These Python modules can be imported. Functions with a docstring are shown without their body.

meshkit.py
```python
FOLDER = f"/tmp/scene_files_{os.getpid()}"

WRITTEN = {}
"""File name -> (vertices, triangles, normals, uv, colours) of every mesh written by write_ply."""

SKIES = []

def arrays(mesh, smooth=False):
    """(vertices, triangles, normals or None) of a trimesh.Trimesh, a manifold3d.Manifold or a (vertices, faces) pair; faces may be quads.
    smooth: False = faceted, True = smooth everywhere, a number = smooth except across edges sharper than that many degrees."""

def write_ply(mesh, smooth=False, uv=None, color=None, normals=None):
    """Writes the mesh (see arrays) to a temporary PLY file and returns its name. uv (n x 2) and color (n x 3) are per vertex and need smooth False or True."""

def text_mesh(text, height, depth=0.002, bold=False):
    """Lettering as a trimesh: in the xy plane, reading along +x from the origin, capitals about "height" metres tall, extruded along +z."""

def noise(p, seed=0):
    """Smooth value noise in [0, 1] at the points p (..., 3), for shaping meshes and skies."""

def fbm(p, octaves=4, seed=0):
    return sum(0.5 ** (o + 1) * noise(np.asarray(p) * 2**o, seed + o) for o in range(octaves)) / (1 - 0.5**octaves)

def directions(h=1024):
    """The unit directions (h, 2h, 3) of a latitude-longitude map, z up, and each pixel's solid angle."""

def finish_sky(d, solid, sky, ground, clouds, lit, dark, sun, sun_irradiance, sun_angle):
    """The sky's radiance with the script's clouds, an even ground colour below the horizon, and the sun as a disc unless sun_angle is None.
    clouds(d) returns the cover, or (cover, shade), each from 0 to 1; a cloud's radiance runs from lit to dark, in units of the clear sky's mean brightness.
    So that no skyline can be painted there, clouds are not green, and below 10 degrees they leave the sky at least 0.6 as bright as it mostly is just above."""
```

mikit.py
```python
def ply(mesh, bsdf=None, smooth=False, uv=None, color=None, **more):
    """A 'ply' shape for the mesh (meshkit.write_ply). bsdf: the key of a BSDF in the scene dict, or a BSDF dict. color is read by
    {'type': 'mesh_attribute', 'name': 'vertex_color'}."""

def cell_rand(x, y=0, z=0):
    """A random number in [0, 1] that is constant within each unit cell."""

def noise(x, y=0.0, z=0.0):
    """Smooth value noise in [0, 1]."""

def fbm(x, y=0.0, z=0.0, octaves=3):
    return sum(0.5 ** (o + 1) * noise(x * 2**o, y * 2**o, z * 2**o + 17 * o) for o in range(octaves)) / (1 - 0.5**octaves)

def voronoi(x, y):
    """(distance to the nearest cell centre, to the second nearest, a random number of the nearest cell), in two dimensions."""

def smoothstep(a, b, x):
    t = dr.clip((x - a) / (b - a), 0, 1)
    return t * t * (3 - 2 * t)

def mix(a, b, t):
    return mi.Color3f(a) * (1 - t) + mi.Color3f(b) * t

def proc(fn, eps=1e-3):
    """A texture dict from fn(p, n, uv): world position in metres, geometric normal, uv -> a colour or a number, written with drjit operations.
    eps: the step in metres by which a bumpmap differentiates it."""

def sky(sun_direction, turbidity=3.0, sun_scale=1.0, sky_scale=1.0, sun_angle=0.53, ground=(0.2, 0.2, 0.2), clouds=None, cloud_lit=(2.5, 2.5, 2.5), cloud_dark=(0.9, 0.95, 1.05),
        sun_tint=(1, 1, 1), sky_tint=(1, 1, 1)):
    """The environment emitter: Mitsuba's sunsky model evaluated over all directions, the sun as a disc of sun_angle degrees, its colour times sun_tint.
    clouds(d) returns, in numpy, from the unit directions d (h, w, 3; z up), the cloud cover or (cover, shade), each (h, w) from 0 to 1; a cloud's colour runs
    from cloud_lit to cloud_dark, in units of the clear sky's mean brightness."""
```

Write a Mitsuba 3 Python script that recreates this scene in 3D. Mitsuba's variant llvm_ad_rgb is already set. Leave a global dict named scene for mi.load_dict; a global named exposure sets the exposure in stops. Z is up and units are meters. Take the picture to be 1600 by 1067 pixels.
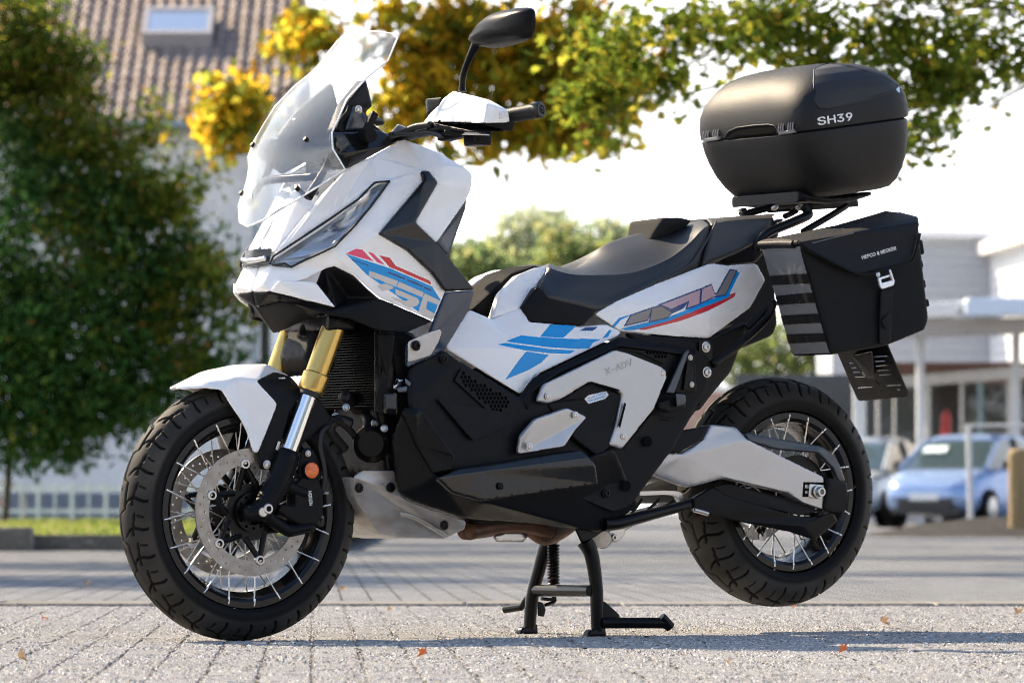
import math, random
import numpy as np, trimesh, manifold3d as m3, shapely, shapely.geometry as sg
import drjit as dr, mitsuba as mi, mikit, meshkit
from mikit import noise, fbm, voronoi, cell_rand, smoothstep, mix, proc
T = mi.ScalarTransform4f
PI = math.pi
random.seed(7)
rng = np.random.default_rng(7)

# ---------------------------------------------------------------- camera, sky, exposure
FPX, HCAM = 8300.0, 0.30648                    # focal length in pixels of a 1600 px wide picture, height above the paving
TILT = math.atan(261.5 / FPX)
scene = {'type': 'scene'}
scene['camera'] = {
    'type': 'thinlens', 'fov': math.degrees(2 * math.atan(800 / FPX)), 'fov_axis': 'x', 'near_clip': 0.5, 'far_clip': 3000.0,
    'aperture_radius': 0.0098, 'focus_distance': 12.55,
    'to_world': T().look_at(origin=[0, 0, HCAM], target=[0, math.cos(TILT), HCAM + math.sin(TILT)], up=[0, 0, 1]),
}
SUN = (-0.90, 0.75, 1.0)
def haze_cover(d):
    """White haze low down, brighter towards the sun; a thin veil and blue higher up."""
    z = d[..., 2]; s = np.array(SUN[:2]) / np.hypot(*SUN[:2])
    side = (d[..., 0] * s[0] + d[..., 1] * s[1]) / np.maximum(np.hypot(d[..., 0], d[..., 1]), 1e-6)
    cover = np.clip(1.0 - (z - 0.22) / 0.30, 0.0, 1.0) * 0.95 + 0.12 * meshkit.fbm(d * 4.0, 4, 4)
    return cover, np.clip(0.5 - 0.7 * side, 0.0, 1.0)
scene['sky'] = mikit.sky(SUN, turbidity=3.0, sun_tint=(1.0, 1.0, 0.985), clouds=haze_cover, cloud_lit=(3.5, 3.5, 3.55), cloud_dark=(1.45, 1.55, 1.75))
exposure = 3.05
labels = {}

# ---------------------------------------------------------------- materials
def tw(b): return {'type': 'twosided', 'bsdf': b}
def bump(b, fn, scale, eps=1e-3): return {'type': 'bumpmap', 'arbitrary': proc(fn, eps), 'scale': scale, 'bsdf': b}
def pr(col, rough=0.5, **k):
    c = col if isinstance(col, dict) else {'type': 'rgb', 'value': list(col)} if not callable(col) else proc(col)
    r = rough if not callable(rough) else proc(rough)
    return {'type': 'principled', 'base_color': c, 'roughness': r, **k}
def grain(s): return lambda p, n, uv: noise(p.x * s, p.y * s, p.z * s)
def dusty(col, dust=(0.16, 0.15, 0.14), amount=0.12):
    def fn(p, n, uv):
        k = smoothstep(0.45, 0.8, fbm(p.x * 9, p.y * 9, p.z * 9, octaves=4)) * 0.6 + smoothstep(0.55, 0.75, noise(p.x * 160, p.y * 160, p.z * 160)) * 0.4
        return mix(mi.Color3f(*col), mi.Color3f(*dust), k * amount)
    return fn
def mat(key, b): scene[key] = tw(b)
mat('white_paint', pr(dusty((0.80, 0.80, 0.80), (0.66, 0.64, 0.61), 0.12), 0.22, specular=0.5, clearcoat=1.0, clearcoat_gloss=0.96))
mat('gloss_black', pr((0.005, 0.005, 0.0055), 0.10, specular=0.32, clearcoat=0.6, clearcoat_gloss=0.97))
mat('navy_gloss', pr((0.016, 0.035, 0.070), 0.16, specular=0.6, clearcoat=0.8, clearcoat_gloss=0.97))
mat('dark_gloss', pr((0.030, 0.036, 0.046), 0.22, specular=0.5, clearcoat=0.5, clearcoat_gloss=0.9))
mat('black_plastic', bump(pr(dusty((0.0075, 0.008, 0.0095), (0.02, 0.02, 0.02), 0.12), 0.44, specular=0.11), grain(900.0), 0.00012))
mat('black_plastic_fine', pr(dusty((0.006, 0.0065, 0.0078), (0.02, 0.02, 0.02), 0.10), 0.32, specular=0.11))
mat('black_metal', pr((0.005, 0.005, 0.0055), 0.28, specular=0.17))
mat('silver_paint', pr(dusty((0.445, 0.445, 0.45), (0.32, 0.31, 0.30), 0.15), 0.34, metallic=0.7, specular=0.5))
mat('skid_aluminium', pr(lambda p, n, uv: mix(mi.Color3f(0.50, 0.49, 0.475), mi.Color3f(0.27, 0.22, 0.165), smoothstep(0.45, 0.75, fbm(p.x * 14, p.y * 14, p.z * 22, octaves=4)) * 0.6), 0.42, metallic=0.6))
mat('steel', pr((0.52, 0.50, 0.47), 0.30, metallic=0.95))
mat('bolt_steel', pr((0.50, 0.49, 0.48), 0.25, metallic=0.95))
mat('disc_steel', pr(lambda p, n, uv: mix(mi.Color3f(0.36, 0.34, 0.315), mi.Color3f(0.24, 0.22, 0.20), noise(p.x * 60, p.y * 60, p.z * 60)), 0.36, metallic=0.8))
mat('chrome', pr((0.82, 0.82, 0.83), 0.06, metallic=1.0))
mat('spoke_steel', pr((0.70, 0.69, 0.67), 0.18, metallic=1.0))
mat('gold_anodised', pr((0.62, 0.42, 0.13), 0.26, metallic=0.9))
mat('rusty_pipe', pr(lambda p, n, uv: mix(mi.Color3f(0.13, 0.060, 0.035), mi.Color3f(0.06, 0.032, 0.020), fbm(p.x * 40, p.y * 40, p.z * 40)), 0.5, metallic=0.5))
mat('rim_black', pr((0.006, 0.006, 0.007), 0.14, specular=0.32))
mat('rubber', bump(pr({'type': 'mesh_attribute', 'name': 'vertex_color'}, 0.62, specular=0.12), grain(500.0), 0.0002))
mat('seat_pad', bump(pr((0.016, 0.0165, 0.0175), 0.8, specular=0.15), grain(500.0), 0.0006))
mat('matte_rubber', pr((0.008, 0.008, 0.0085), 0.75, specular=0.08))
mat('hose_rubber', pr((0.012, 0.012, 0.013), 0.45, specular=0.4))
mat('seat_vinyl', bump(pr((0.012, 0.0128, 0.0145), 0.46, specular=0.58, sheen=0.15), grain(700.0), 0.00035))
mat('seat_vinyl_grey', bump(pr((0.032, 0.032, 0.033), 0.5, specular=0.5), grain(800.0), 0.0003))
mat('case_plastic', bump(pr((0.0075, 0.008, 0.0095), 0.54, specular=0.30), grain(650.0), 0.0005))
mat('case_ribbed', bump(pr((0.016, 0.0165, 0.019), 0.46, specular=0.45), lambda p, n, uv: dr.abs(dr.sin((p.z * 1.0 + p.x * 0.75 + p.y * 0.5) * 560.0)), 0.0011))
mat('bag_fabric', bump(pr((0.0055, 0.006, 0.007), 0.62, specular=0.14, sheen=0.1), lambda p, n, uv: dr.sin(p.x * 2600) * dr.sin(p.z * 2600), 0.00018))
mat('bag_lid_fabric', bump(pr((0.006, 0.0072, 0.010), 0.55, specular=0.18, sheen=0.1), lambda p, n, uv: noise(p.x * 500, p.y * 500, p.z * 500), 0.0003))
mat('bag_grey', bump(pr((0.155, 0.16, 0.168), 0.6, specular=0.3), lambda p, n, uv: fbm(p.x * 40, p.y * 40, p.z * 25), 0.004))
mat('webbing', bump(pr((0.008, 0.008, 0.009), 0.7, specular=0.2), lambda p, n, uv: dr.sin(p.z * 3000), 0.0002))
mat('orange_lens', pr(lambda p, n, uv: mix(mi.Color3f(0.85, 0.17, 0.01), mi.Color3f(0.5, 0.07, 0.005), noise(p.x * 350, p.y * 350, p.z * 350)), 0.18, specular=0.6, clearcoat=0.8))
mat('red_lens', pr((0.35, 0.01, 0.015), 0.15, specular=0.6, clearcoat=0.8))
mat('decal_blue', pr((0.0, 0.27, 0.66), 0.30, specular=0.4, clearcoat=0.3, clearcoat_gloss=0.95))
mat('decal_navy', pr((0.012, 0.045, 0.16), 0.30, specular=0.5, clearcoat=0.8, clearcoat_gloss=0.95))
mat('decal_red', pr((0.55, 0.020, 0.035), 0.30, specular=0.5, clearcoat=0.8, clearcoat_gloss=0.95))
mat('decal_pink', pr((0.72, 0.050, 0.150), 0.30, specular=0.5, clearcoat=0.8, clearcoat_gloss=0.95))
mat('decal_grey', pr((0.20, 0.19, 0.185), 0.28, specular=0.5, clearcoat=0.8, clearcoat_gloss=0.95))
mat('decal_rose', pr((0.50, 0.33, 0.36), 0.28, specular=0.5, clearcoat=0.8, clearcoat_gloss=0.95))
mat('decal_white', pr((0.70, 0.70, 0.70), 0.35, specular=0.5, clearcoat=0.5))
mat('decal_beige', pr((0.56, 0.53, 0.50), 0.32, specular=0.5, clearcoat=0.8))
mat('letter_white', pr((0.72, 0.72, 0.72), 0.5))
mat('black_hole', pr((0.004, 0.004, 0.004), 0.9, specular=0.1))
mat('lens_inner', pr((0.34, 0.40, 0.48), 0.25, metallic=0.8))
mat('lens_back', pr((0.20, 0.235, 0.29), 0.28, metallic=0.6))
mat('mirror_glass', pr((0.8, 0.8, 0.8), 0.03, metallic=1.0))
scene['clear_plastic'] = {'type': 'blendbsdf', 'weight': 0.16,
    'a': {'type': 'thindielectric', 'int_ior': 1.58},
    'b': {'type': 'principledthin', 'base_color': {'type': 'rgb', 'value': [0.9, 0.93, 0.96]}, 'roughness': 0.5, 'diff_trans': 0.9}}
scene['lens_clear'] = {'type': 'thindielectric', 'int_ior': 1.55}
mat('clear_edge', pr((0.75, 0.78, 0.80), 0.25, specular=0.6))
mat('silver_letter', pr((0.40, 0.39, 0.38), 0.45, metallic=0.5))
mat('clip_grey', pr((0.16, 0.16, 0.165), 0.35, specular=0.5))
mat('buckle_alloy', pr((0.72, 0.76, 0.82), 0.30, metallic=0.6))
# ---------------------------------------------------------------- mesh helpers
def M(s): return np.array(s.split(), float).reshape(-1, 3) / 1000.0
def tm(v, f): return trimesh.Trimesh(np.asarray(v, float), np.asarray(f, int), process=False)
def cat(*ms):
    ms = [m for m in (ms[0] if len(ms) == 1 and isinstance(ms[0], (list, tuple)) else ms)]
    return trimesh.util.concatenate(ms)
def fixw(m):
    if m.volume < 0: m.invert()
    return m
def mirror(m):
    c = tm(m.vertices * [1, -1, 1], m.faces[:, ::-1]); return c
def moved(m, mat):
    c = m.copy(); c.apply_transform(mat); return c
def ear(p2, holes=()):
    p = sg.Polygon(p2, [list(h) for h in holes])
    return trimesh.creation.triangulate_polygon(p, engine='earcut')
def basis(n):
    n = np.asarray(n, float) / np.linalg.norm(n)
    a = np.cross(n, [0, 0, 1.0]); a = np.cross(n, [1.0, 0, 0]) if np.linalg.norm(a) < 0.05 else a
    a /= np.linalg.norm(a); return a, np.cross(n, a), n
def slab(P, t=0.008, n=None, holes=()):
    """A plate whose front outline is the 3-D points P, t thick, behind it along -n."""
    P = np.asarray(P, float)
    if n is None:
        c = P.mean(0); n = np.zeros(3)
        for i in range(len(P)): n += np.cross(P[i] - c, P[(i + 1) % len(P)] - c)
        n /= np.linalg.norm(n)
        if n[1] < 0: n = -n
    n = np.asarray(n, float) / np.linalg.norm(n)
    a, b, n = basis(n)
    rings = [P] + [np.asarray(h, float) for h in holes]
    allp = np.vstack(rings)
    p2 = [np.stack([r @ a, r @ b], 1) for r in rings]
    v2, f = ear(p2[0], p2[1:])
    all2 = np.vstack(p2)
    idx = np.array([np.argmin(((all2 - q) ** 2).sum(1)) for q in v2])
    f = idx[f]
    k = len(allp)
    fr = np.cross(allp[f[:, 1]] - allp[f[:, 0]], allp[f[:, 2]] - allp[f[:, 0]]).sum(0)
    if fr @ n < 0: f = f[:, ::-1]
    V = np.vstack([allp, allp - n * t]); F = [f, f[:, ::-1] + k]
    e = np.vstack([f[:, [0, 1]], f[:, [1, 2]], f[:, [2, 0]]])
    es = set(map(tuple, e)); bd = np.array([q for q in es if (q[1], q[0]) not in es])
    F.append(np.stack([bd[:, 1], bd[:, 0], bd[:, 0] + k], 1)); F.append(np.stack([bd[:, 1], bd[:, 0] + k, bd[:, 1] + k], 1))
    return tm(V, np.vstack(F))
def facets(names, P, faces, t=0.006, into=(0, -1, 0)):
    """A shell of flat faces between named 3-D points, thickened towards the inside."""
    ix = {k: i for i, k in enumerate(names.split())}
    assert len(ix) == len(P), (len(ix), len(P))
    F = []
    into = np.asarray(into, float); into = into / np.linalg.norm(into)
    polys = [[ix[k] for k in face.split()] for face in faces.split('|')]
    def nrm(q):
        pp = P[q]; c = pp.mean(0); n = np.zeros(3)
        for i in range(len(q)): n += np.cross(pp[i] - c, pp[(i + 1) % len(q)] - c)
        return n
    left = set(range(len(polys)))
    while left:
        s = max(left, key=lambda i: abs(nrm(polys[i]) @ into))
        if nrm(polys[s]) @ into > 0: polys[s] = polys[s][::-1]
        left.discard(s); todo = [s]
        while todo:
            i = todo.pop(); q = polys[i]
            es = {(q[k], q[(k + 1) % len(q)]) for k in range(len(q))}
            for j in list(left):
                w = polys[j]; ew = {(w[k], w[(k + 1) % len(w)]) for k in range(len(w))}
                same = es & ew; opp = es & {(y, x) for x, y in ew}
                if same or opp:
                    if same: polys[j] = w[::-1]
                    left.discard(j); todo.append(j)
    for q in polys:
        n = nrm(q); n = n / max(np.linalg.norm(n), 1e-12)
        if len(q) > 4:
            a, b, n = basis(n)
            v2, f = ear(np.stack([P[q] @ a, P[q] @ b], 1))
            sel = np.array([q[int(np.argmin(((np.stack([P[q] @ a, P[q] @ b], 1) - w) ** 2).sum(1)))] for w in v2])
            f = sel[f]
            for g in f:
                if np.cross(P[g[1]] - P[g[0]], P[g[2]] - P[g[0]]) @ n < 0: g = g[::-1]
                F.append(list(g))
        else:
            for i in range(1, len(q) - 1): F.append([q[0], q[i], q[i + 1]])
    F = np.array(F)
    N = np.zeros_like(P)
    cr = np.cross(P[F[:, 1]] - P[F[:, 0]], P[F[:, 2]] - P[F[:, 0]])
    for k in range(3): np.add.at(N, F[:, k], cr)
    N /= np.maximum(np.linalg.norm(N, axis=1, keepdims=True), 1e-12)
    k = len(P)
    V = np.vstack([P, P - N * t]); out = [F, F[:, ::-1] + k]
    e = np.vstack([F[:, [0, 1]], F[:, [1, 2]], F[:, [2, 0]]])
    es = set(map(tuple, e)); bd = np.array([q for q in es if (q[1], q[0]) not in es])
    out.append(np.stack([bd[:, 1], bd[:, 0], bd[:, 0] + k], 1)); out.append(np.stack([bd[:, 1], bd[:, 0] + k, bd[:, 1] + k], 1))
    return tm(V, np.vstack(out))
def refine(v, f, h):
    """Split every edge longer than h, the same way on both sides of it."""
    v, f = np.asarray(v, float), np.asarray(f, int)
    for _ in range(14):
        e = np.sort(np.vstack([f[:, [0, 1]], f[:, [1, 2]], f[:, [2, 0]]]), 1)
        u, inv = np.unique(e, axis=0, return_inverse=True)
        inv = inv.reshape(3, -1).T
        long_ = np.linalg.norm(v[u[:, 0]] - v[u[:, 1]], axis=1) > h
        if not long_.any(): break
        mid = np.full(len(u), -1); mid[long_] = len(v) + np.arange(long_.sum())
        v = np.vstack([v, (v[u[long_, 0]] + v[u[long_, 1]]) / 2])
        k = mid[inv]; c = (k >= 0).sum(1); out = [f[c == 0]]
        g, q = f[c == 3], k[c == 3]
        out += [np.stack([g[:, 0], q[:, 0], q[:, 2]], 1), np.stack([q[:, 0], g[:, 1], q[:, 1]], 1), np.stack([q[:, 2], q[:, 1], g[:, 2]], 1), q]
        for r in range(3):
            g, q = np.roll(f, -r, 1), np.roll(k, -r, 1)
            s = (c == 1) & (q[:, 0] >= 0)
            out += [np.stack([g[s, 0], q[s, 0], g[s, 2]], 1), np.stack([q[s, 0], g[s, 1], g[s, 2]], 1)]
            s = (c == 2) & (q[:, 2] < 0)
            a, b, d, m, n = g[s, 0], g[s, 1], g[s, 2], q[s, 0], q[s, 1]
            out += [np.stack([m, b, n], 1), np.stack([a, m, n], 1), np.stack([a, n, d], 1)]
        f = np.vstack(out)
    return v, f
def soft(m, h=0.008, it=2, lamb=0.5):
    """Cut into small triangles and relax, so that edges and creases are rounded."""
    m = m.copy(); m.merge_vertices(digits_vertex=6)
    v, f = refine(m.vertices, m.faces, h * 1.25)
    m = trimesh.Trimesh(v, f, process=False)
    e = m.edges_unique; n = np.bincount(e.ravel(), minlength=len(v))[:, None]
    for _ in range(it):
        s = np.zeros_like(v)
        np.add.at(s, e[:, 0], v[e[:, 1]]); np.add.at(s, e[:, 1], v[e[:, 0]])
        v = v + lamb * (s / np.maximum(n, 1) - v)
    return tm(v, f)
def spline(P, k=8, closed=False):
    P = np.asarray(P, float); n = len(P); out = []
    rng_ = range(n) if closed else range(n - 1)
    for i in rng_:
        g = lambda j: P[j % n] if closed else P[min(max(j, 0), n - 1)]
        a, b, c, d = g(i - 1), g(i), g(i + 1), g(i + 2)
        for t in np.arange(k) / k:
            out.append(0.5 * (2 * b + (c - a) * t + (2 * a - 5 * b + 4 * c - d) * t * t + (3 * b - a - 3 * c + d) * t ** 3))
    if not closed: out.append(P[-1])
    return np.array(out)
def tube(P, r, n=12, k=6, smoothpath=True, closed=False, flat=None):
    P = np.asarray(P, float)
    R = np.broadcast_to(np.asarray(r, float), (len(P),))
    if smoothpath and len(P) > 2:
        R = spline(np.stack([R, R, R], 1), k, closed)[:, 0]; P = spline(P, k, closed)
    m = len(P)
    tg = np.roll(P, -1, 0) - np.roll(P, 1, 0)
    if not closed: tg[0] = P[1] - P[0]; tg[-1] = P[-1] - P[-2]
    tg /= np.maximum(np.linalg.norm(tg, axis=1, keepdims=True), 1e-9)
    u, w, _ = basis(tg[0]); V = []
    th = np.arange(n) / n * 2 * PI
    for i in range(m):
        u = u - tg[i] * (u @ tg[i]); u /= np.linalg.norm(u); w = np.cross(tg[i], u)
        V.append(P[i] + R[i] * (np.cos(th)[:, None] * u + np.sin(th)[:, None] * w))
    V = np.vstack(V); F = []
    for i in range(m if closed else m - 1):
        a = i * n; b = ((i + 1) % m) * n
        for j in range(n):
            j2 = (j + 1) % n
            F += [[a + j, a + j2, b + j2], [a + j, b + j2, b + j]]
    if not closed:
        V = np.vstack([V, P[0], P[-1]]); c0, c1 = m * n, m * n + 1
        for j in range(n):
            j2 = (j + 1) % n
            F += [[c0, j2, j], [c1, (m - 1) * n + j, (m - 1) * n + j2]]
    return tm(V, F)
def lathe(prof, p0, axis, n=32, closed=False):
    """Revolve (radius, height) pairs about the axis through p0."""
    a, b, c = basis(axis); p0 = np.asarray(p0, float)
    th = np.arange(n) / n * 2 * PI; prof = np.asarray(prof, float); m = len(prof)
    ring = np.cos(th)[:, None] * a + np.sin(th)[:, None] * b
    V = np.vstack([p0 + c * z + ring * max(r, 1e-5) for r, z in prof]); F = []
    for i in range(m if closed else m - 1):
        A, B = i * n, ((i + 1) % m) * n
        for j in range(n):
            k = (j + 1) % n
            F += [[A + j, A + k, B + k], [A + j, B + k, B + j]]
    return fixw(tm(V, F))
def rod(p0, p1, r, n=12, r1=None):
    p0, p1 = np.asarray(p0, float), np.asarray(p1, float); L = np.linalg.norm(p1 - p0); r1 = r if r1 is None else r1
    e = min(r, r1) * 0.12
    return lathe([(0, 0), (r - e, 0), (r, e), (r1, L - e), (r1 - e, L), (0, L)], p0, p1 - p0, n)
def bolt(p, d=(0, 1, 0), r=0.007, h=0.005):
    return lathe([(r * 1.25, 0), (r * 1.25, h * .25), (r, h * .3), (r * .92, h * .8), (r * .7, h), (r * .45, h), (r * .42, h * .35), (0, h * .35)], p, d, 18)
def box(c, s, rot=None, r=0.0):
    b = trimesh.creation.box(s)
    if r: b = rbox(s, r)
    if rot is not None: b.apply_transform(rot)
    b.apply_translation(c); return b
def rbox(s, r, k=3):
    """Box with rounded edges."""
    s = np.asarray(s, float) / 2 - r
    sp = m3.Manifold.sphere(r, 4 * k)
    return man(m3.Manifold.batch_hull([sp.translate([x * s[0], y * s[1], z * s[2]]) for x in (-1, 1) for y in (-1, 1) for z in (-1, 1)]))
def man(m):
    q = m.to_mesh(); return tm(np.array(q.vert_properties[:, :3]), np.array(q.tri_verts))
def hull(P): return trimesh.convex.convex_hull(np.asarray(P, float))
def loft(rings, cap=True):
    """Skin between closed rings of equally many points."""
    n = len(rings[0]); V = np.vstack(rings); F = []
    for i in range(len(rings) - 1):
        a, b = i * n, (i + 1) * n
        for j in range(n):
            k = (j + 1) % n
            F += [[a + j, a + k, b + k], [a + j, b + k, b + j]]
    if cap:
        V = np.vstack([V, rings[0].mean(0), rings[-1].mean(0)]); c0, c1 = len(V) - 2, len(V) - 1
        for j in range(n):
            k = (j + 1) % n
            F += [[c0, k, j], [c1, (len(rings) - 1) * n + j, (len(rings) - 1) * n + k]]
    return fixw(tm(V, F))
def rotm(deg, ax): return trimesh.transformations.rotation_matrix(math.radians(deg), ax)
def text_on(s, height, o, right, up, depth=0.0012, bold=True, width=None):
    m = meshkit.text_mesh(s, height, depth, bold)
    if width: m.vertices[:, 0] *= width / np.ptp(m.vertices[:, 0])
    r = np.asarray(right, float); r /= np.linalg.norm(r); u = np.asarray(up, float); u = u - r * (u @ r); u /= np.linalg.norm(u)
    n = np.cross(r, u)
    m.vertices = np.asarray(o) + m.vertices[:, :1] * r + m.vertices[:, 1:2] * u + m.vertices[:, 2:] * n
    return m
MESH = {}
def numbered(k):
    if k not in scene and not any(q.startswith(k + '__') for q in scene): return k
    i = 1
    while f'{k}_{i:03d}' in scene or any(q.startswith(f'{k}_{i:03d}__') for q in scene): i += 1
    return f'{k}_{i:03d}'
def add(key, mesh, mat, smooth=35, xf=None, label=None, world=False, **kw):
    """One entry of the scene under a free key; xf places it."""
    key = numbered(key)
    d = mikit.ply(mesh, mat, smooth=smooth)
    if xf is not None: d['to_world'] = T(xf)
    scene[key] = d
    if label or kw: labels[key] = {**({'label': label} if label else {}), **kw}
    return key
def again(key, src, xf, label=None):
    key = numbered(key); d = dict(scene[src]); d['to_world'] = T(xf); scene[key] = d
    if label: labels[key] = {'label': label}
    return key
# the motorcycle's own frame: x forward, y to its left, z up, origin on the ground under the front axle
YAW = 0.6160263
BIKE = np.array([[-math.cos(YAW), math.sin(YAW), 0, -0.63861], [-math.sin(YAW), -math.cos(YAW), 0, 12.38416], [0, 0, 1, 0], [0, 0, 0, 1.0]])
STEER = -0.0814317
SM = np.array([[math.cos(STEER), -math.sin(STEER), 0, 0], [math.sin(STEER), math.cos(STEER), 0, 0], [0, 0, 1, 0], [0, 0, 0, 1.0]])
FORK = BIKE @ SM
def drape(P, panel, lift=0.0008, h=0.006, t=0.0006):
    """A thin film with outline P laid on a panel's outer side (looking along the panel's -y)."""
    P = np.asarray(P, float); m = MESH[panel]
    v2, f = ear(P[:, [0, 2]])
    v3 = np.stack([v2[:, 0], 0 * v2[:, 0], v2[:, 1]], 1)
    v3, f = refine(v3, f, h)
    o = v3.copy(); o[:, 1] = 1.0
    loc, ir, tri = m.ray.intersects_location(o, np.tile([0, -1.0, 0], (len(o), 1)), multiple_hits=True)
    y = np.full(len(o), -9.0)
    np.maximum.at(y, ir, loc[:, 1])
    ok = y > -8
    if not ok.all() and ok.any():
        from scipy.spatial import cKDTree
        d, j = cKDTree(v3[ok][:, [0, 2]]).query(v3[~ok][:, [0, 2]]); y[~ok] = y[ok][j]
    v3[:, 1] = y + lift
    n = np.cross(v3[f[:, 1]] - v3[f[:, 0]], v3[f[:, 2]] - v3[f[:, 0]])
    f = np.where((n[:, 1] < 0)[:, None], f[:, ::-1], f)
    return tm(v3, f)
# ================================================================ the place: x to the right, y away from the camera
def struct(key, mesh, m, smooth=False, **k): return add(key, mesh, m, smooth, kind='structure', **k)
def thing(key, label, cat_, group=None):
    key = numbered(key); labels[key] = {'label': label, 'category': cat_, **({'group': group} if group else {})}
    return key
def quad(x0, x1, y0, y1, z): return tm([[x0, y0, z], [x1, y0, z], [x1, y1, z], [x0, y1, z]], [[0, 1, 2], [0, 2, 3]])
def stone(base, spec, dark, s):
    def fn(p, n, uv):
        a = noise(p.x * s, p.y * s, p.z * s); b = noise(p.x * s * 2.3, p.y * s * 2.3, 9.0 + p.z * s)
        big = fbm(p.x * 1.7, p.y * 1.7, 3.0, octaves=3)
        c = mix(mi.Color3f(*base) * (0.80 + 0.4 * big), mi.Color3f(*spec), smoothstep(0.62, 0.86, a))
        return mix(c, mi.Color3f(*dark), smoothstep(0.66, 0.88, b) * 0.8)
    return fn
def grit(s): return lambda p, n, uv: noise(p.x * s, p.y * s, p.z * s) + 0.5 * noise(p.x * s * 2.1, p.y * s * 2.1, 5.0)
CD = math.atan2(-(800 - 488) / FPX, 1.0)                                    # the courses run slightly to the left
cdx, cdy = math.sin(CD), math.cos(CD)
def to_course(p): return (p.x * cdy - p.y * cdx, p.x * cdx + p.y * cdy)
mat('paver_stone', bump(pr(stone((0.26, 0.256, 0.252), (0.46, 0.455, 0.45), (0.10, 0.098, 0.096), 150.0), 0.85, specular=0.3), grit(150.0), 0.006))
mat('joint_sand', bump(pr(stone((0.15, 0.135, 0.115), (0.26, 0.24, 0.215), (0.06, 0.06, 0.045), 160.0), 0.95, specular=0.2), grit(180.0), 0.004))
def pattern(base, spec, dark, s, joint):
    st = stone(base, spec, dark, s)
    def fn(p, n, uv):
        u, v = to_course(p)
        i = dr.floor(u / 0.1); fu = u / 0.1 - i; w = v / 0.2 + 0.5 * (i - 2 * dr.floor(i / 2)); fv = w - dr.floor(w)
        j = dr.maximum(smoothstep(0.055, 0.02, dr.minimum(fu, 1 - fu)), smoothstep(0.03, 0.01, dr.minimum(fv, 1 - fv)))
        tone = 0.85 + 0.3 * cell_rand(i, dr.floor(w), 3)
        moss = smoothstep(0.5, 0.7, fbm(p.x * 2.3, p.y * 0.8, 4.0))
        return mix(st(p, n, uv) * tone, mix(mi.Color3f(*joint), mi.Color3f(0.06, 0.07, 0.025), moss), j)
    return fn
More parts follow.
